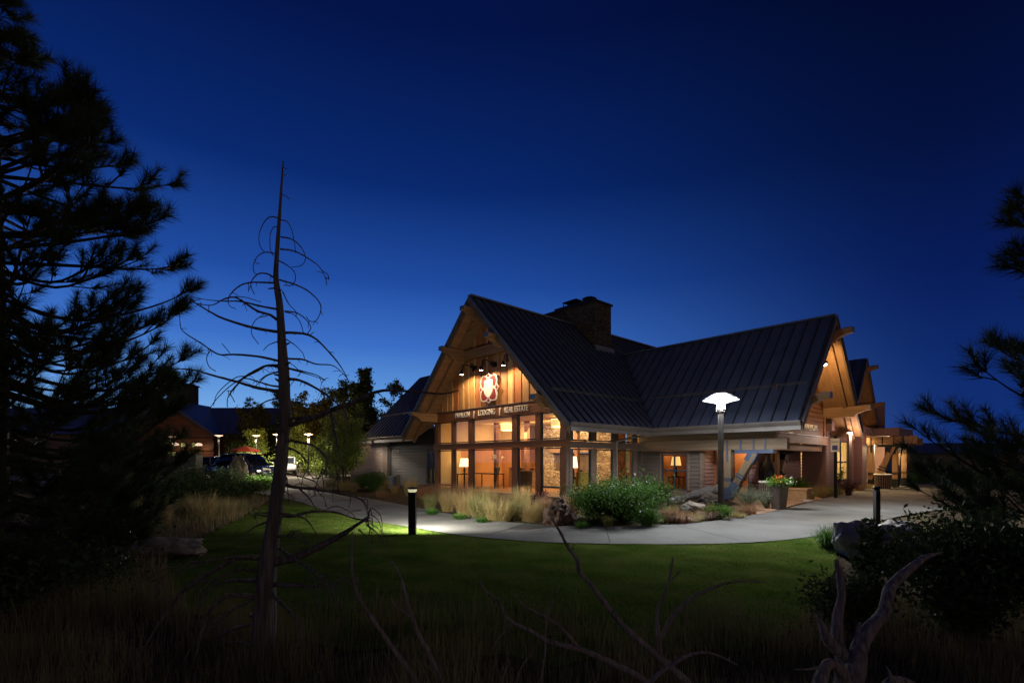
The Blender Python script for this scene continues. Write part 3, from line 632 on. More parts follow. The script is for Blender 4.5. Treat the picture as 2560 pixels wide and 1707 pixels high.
# ---- chimney
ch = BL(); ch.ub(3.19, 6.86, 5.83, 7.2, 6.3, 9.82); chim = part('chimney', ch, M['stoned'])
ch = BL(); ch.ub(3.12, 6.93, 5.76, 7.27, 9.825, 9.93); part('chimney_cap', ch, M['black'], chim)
ch = BL(); ch.ub(3.5, 6.2, 6.0, 7.0, 9.935, 10.12); ch.ub(4.7, 5.7, 6.1, 6.9, 10.36, 10.40)
for a, b in [(4.75, 6.15), (5.65, 6.15), (4.75, 6.85), (5.65, 6.85)]: ch.ub(a-.02, a+.02, b-.02, b+.02, 10.12, 10.36)
ch.lathe([(.02, 10.12), (.3, 10.12), (.3, 10.3), (.4, 10.31), (.25, 10.38), (.02, 10.42)], 14, (-4.1, 6.5, 0)); part('flue_cowl', ch, M['black'], chim)
ch = BL(); ch.ub(3.05, 3.185, 5.7, 7.3, z1(3.1)-.05, z1(3.1)+.22); part('flashing', ch, M['metal'], chim)
# ---- rooms behind the glass
rm = BL(); rm.ub(.08, 9.1, .14, 7.3, .02, .1); part('room_floor', rm, M['floor'])
rm = BL(); rm.ub(-.02, 9.1, .13, 7.3, 3.6, 3.68); part('room_ceiling', rm, M['cream'])
rm = BL(); rm.ub(7.3, 9.2, 7.2, 7.3, .1, 2.5); rm.ub(.0, 2.2, 7.2, 7.3, .1, 2.5); rm.ub(9.12, 9.2, 1.6, 7.3, .1, 2.5); rm.ub(7.6, 9.1, 4.6, 4.7, .1, 2.5); part('room_wall', rm, M['orange'], None, 'orange wall inside the lodge')
rm = BL(); rm.ub(7.3, 9.2, 7.2, 7.3, 2.5, 3.6); rm.ub(.0, 2.2, 7.2, 7.3, 2.5, 3.6); rm.ub(9.12, 9.2, .15, 7.3, 2.5, 3.6); rm.ub(9.12, 9.2, .15, 1.6, .1, 2.5); rm.ub(7.0, 9.1, 4.55, 4.75, 2.5, 3.6); part('room_wall', rm, M['cream'], None, 'cream upper wall inside the lodge')
for ua, va in [(5.35, 3.0), (3.35, 4.6), (7.3, 2.6)]: rm = BL(); rm.ub(ua, ua+.2, va, va+.2, .1, 3.6); part('room_post', rm, M['cedarh'])
rm = BL(); rm.ub(1.5, 9.1, 2.9, 3.0, 2.35, 2.55); part('room_beam', rm, M['timber'])
rm = BL(); rm.ub(-2.85, .0, 5.3, 9.2, .02, .1); part('room_floor', rm, M['floor'])
rm = BL(); rm.ub(-2.85, -.06, 5.3, 9.2, 2.3, 2.38); part('room_ceiling', rm, M['cream'])
rm = BL(); rm.ub(-2.85, .0, 9.1, 9.2, .1, 2.3); rm.ub(-2.83, -2.75, 6.4, 9.1, .1, 2.3); rm.ub(-.08, -.0, 5.3, 9.1, .1, 2.3); part('room_wall', rm, M['orange'], None, 'orange wall of the small lamp room')
rm = BL(); rm.ub(-4.6, -2.9, 8.0, 8.1, .1, 2.4); part('room_wall', rm, M['orange'])
rm = BL(); rm.ub(-4.0, -3.9, 11.5, 23, .1, 3.0); part('room_wall', rm, M['cream'], None, 'pale yellow wall behind the far windows')

# ------------------------------------------------------------------ signs
def text_mesh(txt, size, depth, bold=0.):
    cu = bpy.data.curves.new('t', 'FONT'); cu.body = txt; cu.size = size; cu.extrude = depth/2; cu.align_x = 'CENTER'; cu.align_y = 'CENTER'; cu.offset = bold; cu.space_character = 1.04
    o = bpy.data.objects.new('t', cu); C.objects.link(o); bpy.context.view_layer.update()
    me = bpy.data.meshes.new_from_object(o.evaluated_get(bpy.context.evaluated_depsgraph_get())); bpy.data.objects.remove(o); return me
def text_obj(name, txt, size, depth, m, mtx, parent=None, width=None, bold=0.):
    me = text_mesh(txt, size, depth, bold); me.materials.clear()
    if width:
        xs = [v.co.x for v in me.vertices]; k = width/(max(xs)-min(xs)); me.transform(Matrix.Diagonal((k, 1, 1, 1)))
    me.transform(mtx); me.update(); return link(name, me, m, parent)
RX = Matrix.Rotation(PI/2, 4, 'X')
sign = thing('lettering_sign', W(4.6, -.13, 3.79), 'raised metal lettering reading PAVILION, LODGING and REAL ESTATE on the gable beam', 'sign', None, ROT)
for txt, u0, u1 in [('PAVILION', 7.18, 6.02), ('|', 5.72, 5.66), ('LODGING', 5.36, 4.16), ('|', 3.86, 3.80), ('REAL ESTATE', 3.5, 2.02)]:
    x = 4.6-(u0+u1)/2
    text_obj('letters', txt, .36, .03, M['letter'], Matrix.Translation((x, -.03, 0)) @ RX, sign, abs(u0-u1), .0)
em = thing('emblem_sign', W(4.57, -.14, 4.88), 'white and red flower shaped emblem with a white shield and letter T on the gable', 'sign', None, ROT)
eo = [(0, 1), (.24, .82), (.42, .865), (.6, .85), (.76, .80), (.83, .6), (.84, .45), (.80, .24), (1, 0)]
half = eo+[(x, -y) for x, y in eo[::-1][1:]]
outl = half+[(-x, y) for x, y in half[::-1][1:-1]]
EW, EH = .70, .69
mb = MB(); mb.prism(outl, lambda a, b, t: (a*EW, t, b*EH), -.05, .0); mb.build('backing', M['signwhite'], em)
rd = MB(); fn = lambda a, b, t: (a*EW, t, b*EH)
for sg_ in (1, -1):
    rd.prism([(0, .93*sg_), (.165, .805*sg_), (0, .68*sg_), (-.165, .805*sg_)], fn, -.062, -.051)
    rd.prism([(.93*sg_, 0), (.81*sg_, .16), (.69*sg_, 0), (.81*sg_, -.16)], fn, -.062, -.051)
    up = [(.1, .6), (.22, .72), (.38, .78), (.52, .775), (.68, .73), (.74, .55), (.745, .42), (.70, .22), (.59, .06), (.46, .16), (.46, .5), (.25, .57)]
    dn = [(.1, -.63), (.22, -.73), (.38, -.78), (.52, -.775), (.68, -.73), (.74, -.55), (.745, -.42), (.70, -.22), (.59, -.06), (.49, -.1), (.45, -.28), (.34, -.45)]
    for q in (up, dn): rd.prism([(x*sg_, y) for x, y in q], fn, -.062, -.051)
rd.build('petals', M['red'], em)
mb = MB(); mb.prism([(-.41, .44), (-.2, .52), (0, .6), (.2, .52), (.41, .44), (.43, .1), (.42, -.1), (.36, -.34), (.22, -.52), (0, -.66), (-.22, -.52), (-.36, -.34), (-.42, -.1), (-.43, .1)], fn, -.075, -.052); mb.build('shield', M['signwhite'], em)
text_obj('letter', 'T', .3, .006, M['red'], Matrix.Translation((-.13, -.079, .12)) @ RX, em)
num = thing('house_number', W(13.4, -.0, 2.12), 'small pale address numerals 61238 on the dark siding', 'sign', None, ROT)
text_obj('numerals', '61238', .24, .02, M['letter'], RX, num, .8)
ws = thing('wall_lettering', W(-5.79, 7.75, 2.98), 'row of raised pale letters on the slatted gable end over the porch', 'sign', None, ROT)
text_obj('letters', 'LODGING | PAVILION', .34, .06, M['letter'], Matrix.Rotation(PI/2, 4, 'Z') @ RX, ws, 4.2, .006)
dl = thing('door_lettering', W(-3.62, 6.27, 1.5), 'two short lines of white letters on the glass entrance door', 'sign', None, ROT)
text_obj('letters', 'LODGING', .11, .004, M['white'], Matrix.Translation((0, -.01, .07)) @ RX, dl, .5); text_obj('letters', 'OFFICE', .11, .004, M['white'], Matrix.Translation((-.05, -.01, -.1)) @ RX, dl, .38)
p_, q_ = onu(2180, 1141, -5.74)
dl = thing('door_lettering', W(-5.76, 18.0, 1.85), 'reversed white word on the dark glass of the far entrance', 'sign', None, ROT)
text_obj('letters', 'PAVILION', .2, .004, M['white'], Matrix.Rotation(PI/2, 4, 'Z') @ Matrix.Diagonal((-1, 1, 1, 1)) @ RX, dl, 1.1)
fs = thing('symbol_sign', W(-4.54, 6.13, 1.72), 'small square wall sign with a white figure beside the entrance door', 'sign', None, ROT)
mb = MB(); mb.box(-.1, .1, -.02, 0, -.1, .1); mb.build('plate', M['black'], fs)
mb = MB(); mb.lathe([(.02, -.004), (.022, .004), (.001, .005)], 10, (0, -.028, .06)); mb.box(-.03, .03, -.028, -.021, -.07, .03); mb.build('figure', M['white'], fs)

# ------------------------------------------------------------------ lights
def lamp(kind, name, loc, power, col, parent=None, size=.1, rot=None, spot=None, blend=.5, shape=None, size_y=None):
    l = bpy.data.lights.new(name, kind); l.energy = power; l.color = col; o = bpy.data.objects.new(name, l); C.objects.link(o); o.location = loc
    if kind == 'AREA':
        l.size = size
        if size_y: l.shape = 'RECTANGLE'; l.size_y = size_y
    else: l.shadow_soft_size = size
    if rot: o.rotation_euler = rot
    if spot: l.spot_size = spot; l.spot_blend = blend
    if parent: o.parent = parent
    return o
WARM = (1, .68, .36); COOL = (.93, .97, 1.0)
# gable spotlights
for i, (px, py, lab) in enumerate([(1154, 937, 'lowest lit black spotlight at the left end of the gable row'), (1203, 926, 'middle lit black spotlight of the gable row above the emblem'), (1258, 914, 'lit black spotlight at the right end of the gable row')]):
    u, z = onv(px, py, -.75); t = thing('spotlight', W(u, -.0, z), lab, 'spotlight', 'spotlights on the gable', ROT)
    mb = MB(); mb.box(-.09, .09, -.06, -.001, .25, .45); mb.tube(spline([(0, -.06, .36), (0, -.35, .5), (0, -.62, .48), (.0, -.7, .3), (0, -.72, .14)], 5), .022, 7); mb.build('arm', M['black'], t, smooth=True)
    mb = MB(); mb.lathe([(.03, .2), (.06, .18), (.07, .08), (.12, .0), (.11, 0), (.06, .05)], 14, (0, -.75, 0)); mb.build('shade', M['black'], t, smooth=True)
    mb = MB(); mb.lathe([(.005, .03), (.075, .03), (.085, .045), (.005, .06)], 12, (0, -.75, -.022)); mb.build('bulb', M['bulb'], t)
    l = lamp('SPOT', 'spot', (0, -.75, -.04), 165, (1, .70, .38), t, .05, spot=rad(152), blend=.55)
    l.rotation_euler = Vector((.0, .42, -1)).to_track_quat('-Z', 'Y').to_euler()
for px, py, lab in [(1178, 917, 'unlit black camera between the left and middle spotlights'), (1228, 909, 'unlit black camera between the middle and right spotlights')]:
    u, z = onv(px, py, -.3); t = thing('security_camera', W(u, 0, z), lab, 'camera', 'cameras between the spotlights', ROT)
    mb = MB(); mb.box(-.06, .06, -.08, -.001, -.1, .1); mb.tube([(0, -.08, 0), (0, -.22, .03)], .02, 6); mb.lathe([(.03, -.09), (.08, -.06), (.08, .05), (.03, .08)], 12, (0, -.27, .0)); mb.build('housing', M['black'], t)
u, z = -6.6, 5.42
t = thing('spotlight', W(-5.75, 7.95, z), 'bright floodlight under the eave of the right hand gable', 'spotlight', None, ROT)
mb = MB(); mb.box(0, .06, -.1, .1, -.1, .1); mb.tube([(.06, 0, 0), (.6, 0, .1), (.8, 0, .06)], .025, 7); mb.build('arm', M['black'], t)
mb = MB(); mb.lathe([(.03, .16), (.1, .12), (.13, 0), (.11, 0), (.05, .05)], 14, (.85, 0, 0)); mb.build('shade', M['black'], t, smooth=True)
mb = MB(); mb.lathe([(.005, -.07), (.06, -.05), (.09, 0), (.04, .03)], 12, (.85, 0, 0)); mb.build('bulb', M['bulb'], t, smooth=True)
lamp('POINT', 'flood', (.85, 0, -.12), 260, (1, .66, .3), t, .05)

def batwing(o, house=0, stops=((0, .10), (.25, .2), (.42, .65), (.58, 1), (.66, .55), (.74, .15), (.9, .085), (.97, .05), (1, .01))):
    # luminaire distribution: dim straight down, widest at a flat angle
    l = o.data; l.use_nodes = True; N = l.node_tree.nodes; L = l.node_tree.links; e = N['Emission']
    tc = N.new('ShaderNodeTexCoord'); s = N.new('ShaderNodeSeparateXYZ'); L.new(tc.outputs['Normal'], s.inputs[0])
    su = N.new('ShaderNodeMath'); su.operation = 'ADD'; su.inputs[0].default_value = 1; L.new(s.outputs['Z'], su.inputs[1])
    r = N.new('ShaderNodeValToRGB'); el = r.color_ramp.elements
    while len(el) < len(stops): el.new(.5)
    for k, (p, v) in enumerate(stops): el[k].position = p; el[k].color = (v, v, v, 1)
    L.new(su.outputs[0], r.inputs[0])
    if house:      # house-side shield: less light thrown back at the building (+y)
        m = N.new('ShaderNodeMapRange'); L.new(s.outputs['Y'], m.inputs[0]); m.inputs[1].default_value = -.15; m.inputs[2].default_value = .35; m.inputs[3].default_value = 1; m.inputs[4].default_value = house
        k = N.new('ShaderNodeMath'); k.operation = 'MULTIPLY'; L.new(r.outputs[0], k.inputs[0]); L.new(m.outputs[0], k.inputs[1]); L.new(k.outputs[0], e.inputs['Strength'])
    else: L.new(r.outputs[0], e.inputs['Strength'])
    return o
def lamp_post(px, Y, zb, h, label, group, far=False, power=0, col=COOL, house=0):
    k_, z_ = (.66, 1.9) if far else (1., 1.)
    b = gx(px, Y, zb); t = thing('street_lamp', b, label, 'street lamp', group)
    mb = MB(); n = 12; mb.lathe([(.16, 0), (.16, .04), (.1, .05), (.092*k_, .2), (.088*k_, h-.62)], n); mb.build('pole', M['pole'], t, smooth=False)
    mb = MB(); mb.lathe([(r*k_, h-z) for r, z in [(.11, .62), (.13, .6), (.13, .585), (.11, .57), (.14, .55), (.165, .53)]], 16); mb.build('collar', M['gutter'], t)
    mb = MB(); mb.lathe([(.15*k_, h-.528), (.125*k_, h-.345)], 8); mb.build('neck', M['slot'] if not far else M['black'], t)
    if not far:
        mb = MB()
        for k in range(8):
            q = PI/8+k*PI/4; d = Vector((math.cos(q), math.sin(q), 0)); s = Vector((-d.y, d.x, 0))
            for zz, w in [(h-.49, .03), (h-.46, .03), (h-.40, .012)]:
                c = d*.142+Vector((0, 0, zz)); mb.bar(c-s*w, c+s*w, .012, .014)
        mb.build('vent_slots', M['black'], t)
    mb = MB(); mb.lathe([(r*k_, h-z) for r, z in [(.125, .343), (.18, .315), (.32, .27), (.555, .222), (.56, .215), (.45, .19), (.05, .185)]], 28); mb.build('saucer', M['lampfar'] if far else M['lampglow'], t, smooth=True)
    mb = MB(); mb.lathe([(r*k_, h-.163+(.163-z)*z_) for r, z in [(.05, .163), (.48, .163), (.485, .155), (.41, .115), (.30, .045), (.2, .008), (.1, 0), (.01, -.002)]], 28)
    if not far: kb = MB(); kb.lathe([(.42, h-.186), (.42, h-.164)], 28); kb.build('shadow_ring', M['gutter'], t); mb.build('dome', M['lampfar'] if far else M['lampdome'], t)
    if not far:
        mb = MB()
        for k in range(4):
            q = .45+k*PI/2; d = Vector((math.cos(q), math.sin(q), 0)); mb.tube([d*.57+Vector((0, 0, h-.19)), d*.38+Vector((0, 0, h-.085)), d*.2+Vector((0, 0, h-.003)), Vector((0, 0, h+.01))], .012, 5)
        mb.build('rib', M['gutter'], t)
    if power:
        n = 2 if far else 4
        for k in range(n): q = PI/4+2*PI*k/n; batwing(lamp('POINT', 'glow', (.3*math.cos(q), .3*math.sin(q), h-(.62 if far else .34)), power/n, col, t, .06), house)
        lamp('POINT', 'spill', (0, 0, h+.3), power*(.10 if far else .012), (1, .62, .28) if far else col, t, .3)
    return t
lamp_post(1802, 16, 0, 3.78, 'tall dark lamp post with glowing white hat beside the path', 'street lamps', False, 7400, house=.17)
for px, Y, h, lab, pw in [(428, 46, 3.7, 'far glowing lamp post at the left end of the car park, nearest the pine', 400), (547, 46, 3.8, 'far glowing lamp post in front of the far gable, left of the red umbrella', 400), (640, 46, 3.8, 'far glowing lamp post above the red umbrella', 2600), (692, 47, 3.95, 'far glowing lamp post half hidden behind the dead tree trunk', 2600), (771, 41, 3.65, 'far glowing lamp post among leafy trees right of the dead trunk', 5500), (848, 30, 3.7, 'lamp post buried in the crown of the lit aspen', 900), (36, 52, 3.6, 'tiny far lamp seen through the left pine', 0)]:
    lamp_post(px, Y, ZP if px < 800 else 0, h-ZP+.34 if px < 800 else h, lab, 'street lamps', True, pw, (1, .86, .66), .1 if 'aspen' in lab and 'buried' in lab else 0)
lp = thing('street_lamp', gx(2124, 22), 'slim brown lamp post with a flat pale cap in front of the plum wall', 'street lamp', 'street lamps')
mb = MB(); mb.box(-.06, .06, -.06, .06, 0, 2.78); mb.box(-.085, .085, -.085, .085, 2.72, 2.76); mb.build('pole', M['trim'], lp)
mb = MB(); mb.lathe([(.09, 2.785), (.115, 2.8), (.115, 2.86), (.05, 2.87)], 8, ph=PI/8); mb.build('cap', emit('cap_glow', (1, .75, .65), 1.2), lp); lamp('POINT', 'glow', (0, -.25, 2.7), 60, (1, .74, .6), lp, .1)

def bollard(px, Y, label, power, aim=0., s=.075):
    t = thing('bollard', gx(px, Y), label, 'bollard', 'path bollards', aim); h = 1.02
    mb = MB(); mb.box(-s, s, -s, s, .0, h-.1); mb.box(-s*1.4, s*1.4, -s*1.4, s*1.4, 0, .012); mb.build('post', M['black'], t, bevel=.006)
    mb = MB(); mb.lathe([(s*1.38, h-.035), (s*1.42, h-.02), (s*1.25, h-.002), (s*.3, h+.008)], 20); mb.build('cap', M['black'], t)
    mb = MB(); mb.lathe([(s*.9, h-.098), (s*1.2, h-.075), (s*1.26, h-.04), (s*.9, h-.037)], 20); mb.build('lens', (M['lensb'] if abs(aim) > 1 else M['lens']) if power else M['black'], t)
    if power:
        l = lamp('AREA', 'glow', (0, .16, h-.06), power, (1, .98, .86), t, .24, size_y=.07); l.data.spread = rad(180 if abs(aim) < 1 else 110); l.rotation_euler = Vector((0, 1, -.2)).to_track_quat('-Z', 'Y').to_euler()
    return t
bollard(1031, 10.4, 'black square bollard glowing under its cap at the lawn edge', 250)
bollard(647, 29.5, 'distant lit bollard beside the bright green bush and the car', 520, PI+.1)
bollard(2192, 10.9, 'unlit black bollard rising behind the right shrubs', 0, s=.05)
lamp('AREA', 'bollard_light', gx(2215, 11.3, .95), 45, (1, .9, .72), None, .2, size_y=.06).rotation_euler = Vector((.5, 1, -.5)).to_track_quat('-Z', 'Y').to_euler()

# ------------------------------------------------------------------ inside the lodge
def inside_lamp(u, v, zb, h, label, r=.26, sh=.42, m='shade', power=12, group='table lamps'):
    t = thing('table_lamp', W(u, v, zb), label, 'table lamp', group, ROT)
    mb = MB(); mb.lathe([(.13, 0), (.14, .02), (.03, .04), (.05, .12), (.07, (h-sh)*.5), (.025, (h-sh)*.9), (.02, h-sh*.4)], 14); mb.build('base', M['black'], t, smooth=True)
    mb = MB(); mb.lathe([(r, h-sh), (r*.72, h)], 24); mb.build('lamp_shade', M[m], t, smooth=False)
    lamp('POINT', 'glow', (0, 0, h+.12), power, WARM, t, .1)
    return t
def table(u, v, w, d, h, label, m='black', name='side_table'):
    t = thing(name, W(u, v, .1), label, 'table', None, ROT); mb = MB(); mb.box(-w/2, w/2, -d/2, d/2, h-.04, h); mb.build('table_top', M[m], t)
    for a in (-1, 1):
        for b in (-1, 1): mb = MB(); x, y = a*(w/2-.03), b*(d/2-.03); mb.box(x-.02, x+.02, y-.02, y+.02, 0, h-.042); mb.build('leg', M[m], t)
    return t
u, _ = onv(1161, 1165, 1.3); table(u, 1.3, .7, .5, .78, 'narrow side table under the lamp left of the glass door'); inside_lamp(u, 1.3, .88, .82, 'lit white lamp on the side table behind the left glazing', .27, .44, 'shade', 14)
u, _ = onv(1433, 1165, 3.0); table(u, 3.0, .7, .5, .72, 'side table near the stone fireplace'); inside_lamp(u, 3.0, .82, .95, 'lit tall cone lamp in front of the stone fireplace', .22, .52, 'shade', 14)
u, z = onv(1690, 1163, 7.2); table(u, 7.2, .6, .5, .72, 'small table in the lamp room'); inside_lamp(u, 7.2, .82, .95, 'yellow lamp seen through the small window beside the porch', .24, .42, 'shadeo', 4)
u, _ = onv(1220, 1200, 2.4); table(u, 2.4, 1.9, .7, .8, 'long thin legged black table behind the wide window', name='console_table')
def pendant(px, py, v, label):
    u, z = onv(px, py, v); t = thing('pendant_lamp', W(u, v, z), label, 'pendant lamp', 'pendant lamps', ROT)
    mb = MB(); mb.lathe([(.34, -.15), (.34, .13)], 24); mb.build('lamp_shade', M['shadeo'], t)
    mb = MB(); mb.lathe([(.36, -.2), (.3, -.21), (.3, -.19)], 24); mb.lathe([(.355, .135), (.355, .155), (.02, .156)], 24); mb.build('diffuser', M['shade'], t)
    mb = MB(); mb.tube([(0, 0, .15), (0, 0, 3.58-z)], .012, 6); mb.build('rod', M['letter'], t)
    lamp('POINT', 'glow', (0, 0, -.3), 22, WARM, t, .2)
pendant(1268, 1066, 2.8, 'drum shaped pendant lamp behind the wide upper window'); pendant(1397, 1056, 2.2, 'drum shaped pendant lamp behind the right upper window')
lamp('AREA', 'room_light', W(5.0, 3.6, 3.5), 330, (1, .72, .42), None, 5.5, size_y=4)
lamp('AREA', 'room_light', W(4.6, 3.2, 3.3), 420, (1, .7, .4), None, 2.5, rot=None).rotation_euler = Vector((d1.x*.8, d1.y*.8, -.6)).to_track_quat('-Z', 'Y').to_euler()
lamp('POINT', 'room_light', W(1.3, 2.2, 3.0), 60, WARM, None, .3)
lamp('POINT', 'room_light', W(8.2, 3.2, 3.0), 30, WARM, None, .3)
lamp('POINT', 'room_light', W(-1.2, 7.6, 2.1), 12, WARM, None, .2)
lamp('POINT', 'room_light', W(-3.6, 7.4, 2.2), 40, WARM, None, .2)
lamp('POINT', 'room_light', W(-4.2, 9.0, 2.0), 60, (1, .5, .2), None, .2)
lamp('AREA', 'room_light', W(-4.7, 14.1, 2.9), 220, (1, .7, .34), None, 1.2)
lamp('AREA', 'room_light', W(-4.7, 19, 2.9), 300, (1, .74, .36), None, 1.5)
lamp('POINT', 'porch_light', W(-5.0, 8.6, 1.9), 45, (1, .58, .25), None, .1)
lamp('POINT', 'porch_light', W(-4.6, 5.9, 2.3), 28, (1, .6, .3), None, .1)
lamp('POINT', 'porch_light', W(-6.5, 21.5, 2.35), 480, (1, .78, .42), None, .1)
lamp('POINT', 'porch_light', W(-7.4, 15.5, 2.7), 120, (1, .6, .4), None, .2)
fp = thing('fireplace', W(4.6, 6.2, 0), 'rough stone fireplace wall with dark timber mantel inside the lodge', 'fireplace', None, ROT)
mb = MB()
def X(a): return 4.6-a
mb.box(X(7.25), X(6.05), -.4, .9, .1, 3.59); mb.box(X(3.3), X(2.2), -.4, .9, .1, 3.59); mb.box(X(6.05), X(3.3), -.4, .9, 2.25, 3.59); mb.box(X(6.05), X(5.5), -.38, .9, .1, 1.0); mb.box(X(3.9), X(3.3), -.38, .9, .1, 1.0)
mb.build('stone_surround', M['stone'], fp)
mb = MB(); mb.box(X(6.25), X(3.1), -.62, -.405, 2.0, 2.24); mb.build('mantel', M['timber'], fp, bevel=.01)
mb = MB(); mb.box(X(5.98), X(3.35), -.3, -.2, 1.02, 1.98); mb.box(X(5.45), X(3.95), -.3, -.2, .1, 1.0); mb.build('panel', M['rake'], fp)
mb = MB(); mb.box(X(5.3), X(4.1), -.32, -.301, .15, 1.1); mb.build('firebox', M['black'], fp)
u, z = onv(1552, 1146, 7.1)
pt = thing('painting', W(u, 7.15, z), 'unframed landscape painting in yellow, teal and white on the orange wall', 'painting', None, ROT)
mb = MB(); mb.box(-.55, .55, -.03, .0, -.75, .75); mb.build('canvas', None or M['cream'], pt)
pm = mat('paint_strokes', (.62, .48, .08), (.12, .42, .42), 2.2, (1, 1, 2.4), rough=.7, c3=(.75, .66, .55), s3=1.2)
mb = MB(); mb.box(-.54, .54, -.034, -.0305, -.74, .74); mb.build('paint', pm, pt)
for px, lab in [(1320, 'wooden reception counter behind the narrow window'), ]:
    u, _ = onv(px, 1210, 4.2); t = thing('reception_counter', W(u, 4.2, .1), lab, 'counter', None, ROT); mb = MB(); mb.box(-1.2, .9, -.3, .3, 0, 1.05); mb.build('front', M['timber'], t); mb = MB(); mb.box(-1.25, .95, -.36, .36, 1.053, 1.1); mb.build('counter_top', M['cedarh'], t)
def chair(px, v, label, m):
    u, _ = onv(px, 1220, v); t = thing('lounge_chair', W(u, v, .1), label, 'chair', 'lounge chairs', ROT+1.1)
    mb = MB(); mb.box(-.32, .32, -.32, .32, .28, .45); mb.build('seat', m, t, bevel=.03); mb = MB(); mb.prism([(-.33, .3), (-.2, .3), (-.3, 1.0), (-.42, 1.0)], lambda a, b, q: (q, a, b), -.32, .32); mb.build('backrest', m, t, bevel=.02)
    for a in (-1, 1):
        for b in (-1, 1): mb = MB(); mb.box(a*.28-.02, a*.28+.02, b*.28-.02, b*.28+.02, 0, .279); mb.build('leg', M['black'], t)
chair(1088, 1.0, 'pale lounge chair behind the narrow left window', M['cream']); chair(1450, 2.2, 'yellow lounge chair behind the side glazing', mat('yellow_cloth', (.5, .32, .06), rough=.9)); chair(1309, 1.6, 'dark lounge chair behind the narrow window', M['potm'])

for i, (px, py, w, h, lab) in enumerate([(1246, 1142, .3, .4, 'small pale framed picture high on the inner wall, left one'), (1275, 1140, .3, .35, 'small pale framed picture high on the inner wall, right one'), (1270, 1166, .75, .4, 'wide framed picture below the two small ones')]):
    u, z = onv(px, py, 7.15); t = thing('picture_frame', W(u, 7.17, z), lab, 'picture', 'pictures on the inner wall', ROT); mb = MB(); mb.box(-w/2, w/2, -.03, 0, -h/2, h/2); mb.build('frame', M['black'], t); mb = MB(); mb.box(-w/2+.04, w/2-.04, -.036, -.0305, -h/2+.04, h/2-.04); mb.build('picture', M['cream'], t)
def leaf_quads(Cn, size, rng, up=0., asp=.5):
    n = len(Cn); a = rng.normal(size=(n, 3)); a[:, 2] += up; a /= np.linalg.norm(a, axis=1)[:, None]
    b = np.cross(a, rng.normal(size=(n, 3))); b /= np.linalg.norm(b, axis=1)[:, None]
    s = (size*rng.uniform(.6, 1.25, n))[:, None]; a = a*s; b = b*s*asp
    V = np.stack([Cn-a, Cn+b-.15*a, Cn+a, Cn-b-.15*a], 1).reshape(-1, 3); return V, np.arange(4*n).reshape(-1, 4)
def orchid(px, py, v, zb):
    u, z = onv(px, py, v); t = thing('potted_orchid', W(u, v, zb), 'pale yellow orchid in a dark pot on the long black table', 'plant', None, ROT)
    mb = MB(); mb.lathe([(.1, 0), (.17, .3), (.15, .34), (.02, .34)], 14); mb.build('pot', M['potm'], t)
    r = np.random.default_rng(3); mb = MB()
    P = []
    for k in range(4):
        a = r.uniform(0, 6.28); tip = Vector((math.cos(a)*.3, math.sin(a)*.2, .85)); mb.tube(spline([(0, 0, .3), (tip.x*.3, tip.y*.3, .7), tip], 4), .008, 5); P += [np.array(tip)+r.normal(size=3)*.07 for _ in range(16)]
    mb.build('stem', M['dark'], t); V, Fq = leaf_quads(np.array(P), .05, r, 0, .9); link('blossom', np_mesh('b', V, Fq), M['cream'], t)
orchid(1243, 1160, 2.4, .9)

# ------------------------------------------------------------------ foliage builders
def grass_mesh(seed, h, r, n, w=.006, stiff=1., lean=.75):
    g = np.random.default_rng(seed); a = g.uniform(0, 2*PI, n); q = np.sqrt(g.random(n))*r*.42
    base = np.stack([np.cos(a)*q, np.sin(a)*q, np.zeros(n)], 1); hh = h*(.42+.66*g.random(n)**.8); ln = np.clip(np.abs(g.normal(.1, lean*r/h*1.05, n)), .03, .97)
    V, T = blades(base, hh, g.uniform(.6, 1.3, n)*w, ln, g, True, a+g.normal(0, .7, n)); return np_mesh('clump', V, T)
def shrub_parts(seed, h, r, n, size, stems=14, flat=.8, asp=.5):
    g = np.random.default_rng(seed); mb = MB(); cs = []
    for k in range(stems):
        a = g.uniform(0, 2*PI); q = math.sqrt(g.random())*r*.85; tip = Vector((math.cos(a)*q, math.sin(a)*q, h*(1-.45*(q/r)**2)*g.uniform(.7, 1.02)))
        m = Vector((tip.x*.35+g.normal()*.05, tip.y*.35+g.normal()*.05, tip.z*.55)); pts = spline([(tip.x*.08, tip.y*.08, 0), m, tip], 5); mb.tube(pts, [.012*(1-.7*i/len(pts)) for i in range(len(pts))], 5); cs.append(pts)
    L_ = []
    per = n//stems
    for pts in cs:
        t = g.beta(2.0, 1.1, per)*(len(pts)-1.001); i = t.astype(int); f = (t-i)[:, None]; A = np.array([tuple(p) for p in pts]); P = A[i]*(1-f)+A[i+1]*f
        P = P+g.normal(size=(per, 3))*np.array([.16, .16, .12])*r*(.6+.5*(t/len(pts)))[:, None]; L_.append(P)
    P = np.concatenate(L_); P[:, 2] = np.maximum(P[:, 2], .02); V, Fq = leaf_quads(P, size, g, .4, asp); return mb, np_mesh('leaves', V, Fq)
def shrub(loc, seed, h, r, n, size, m, label, group=None, name='shrub', stems=14, asp=.5):
    t = thing(name, loc, label, 'shrub' if 'flower' not in name else 'plant', group); mb, lm = shrub_parts(seed, h, r, n, size, stems, asp=asp); mb.build('stem', M['bark'], t); link('foliage', lm, m, t); return t
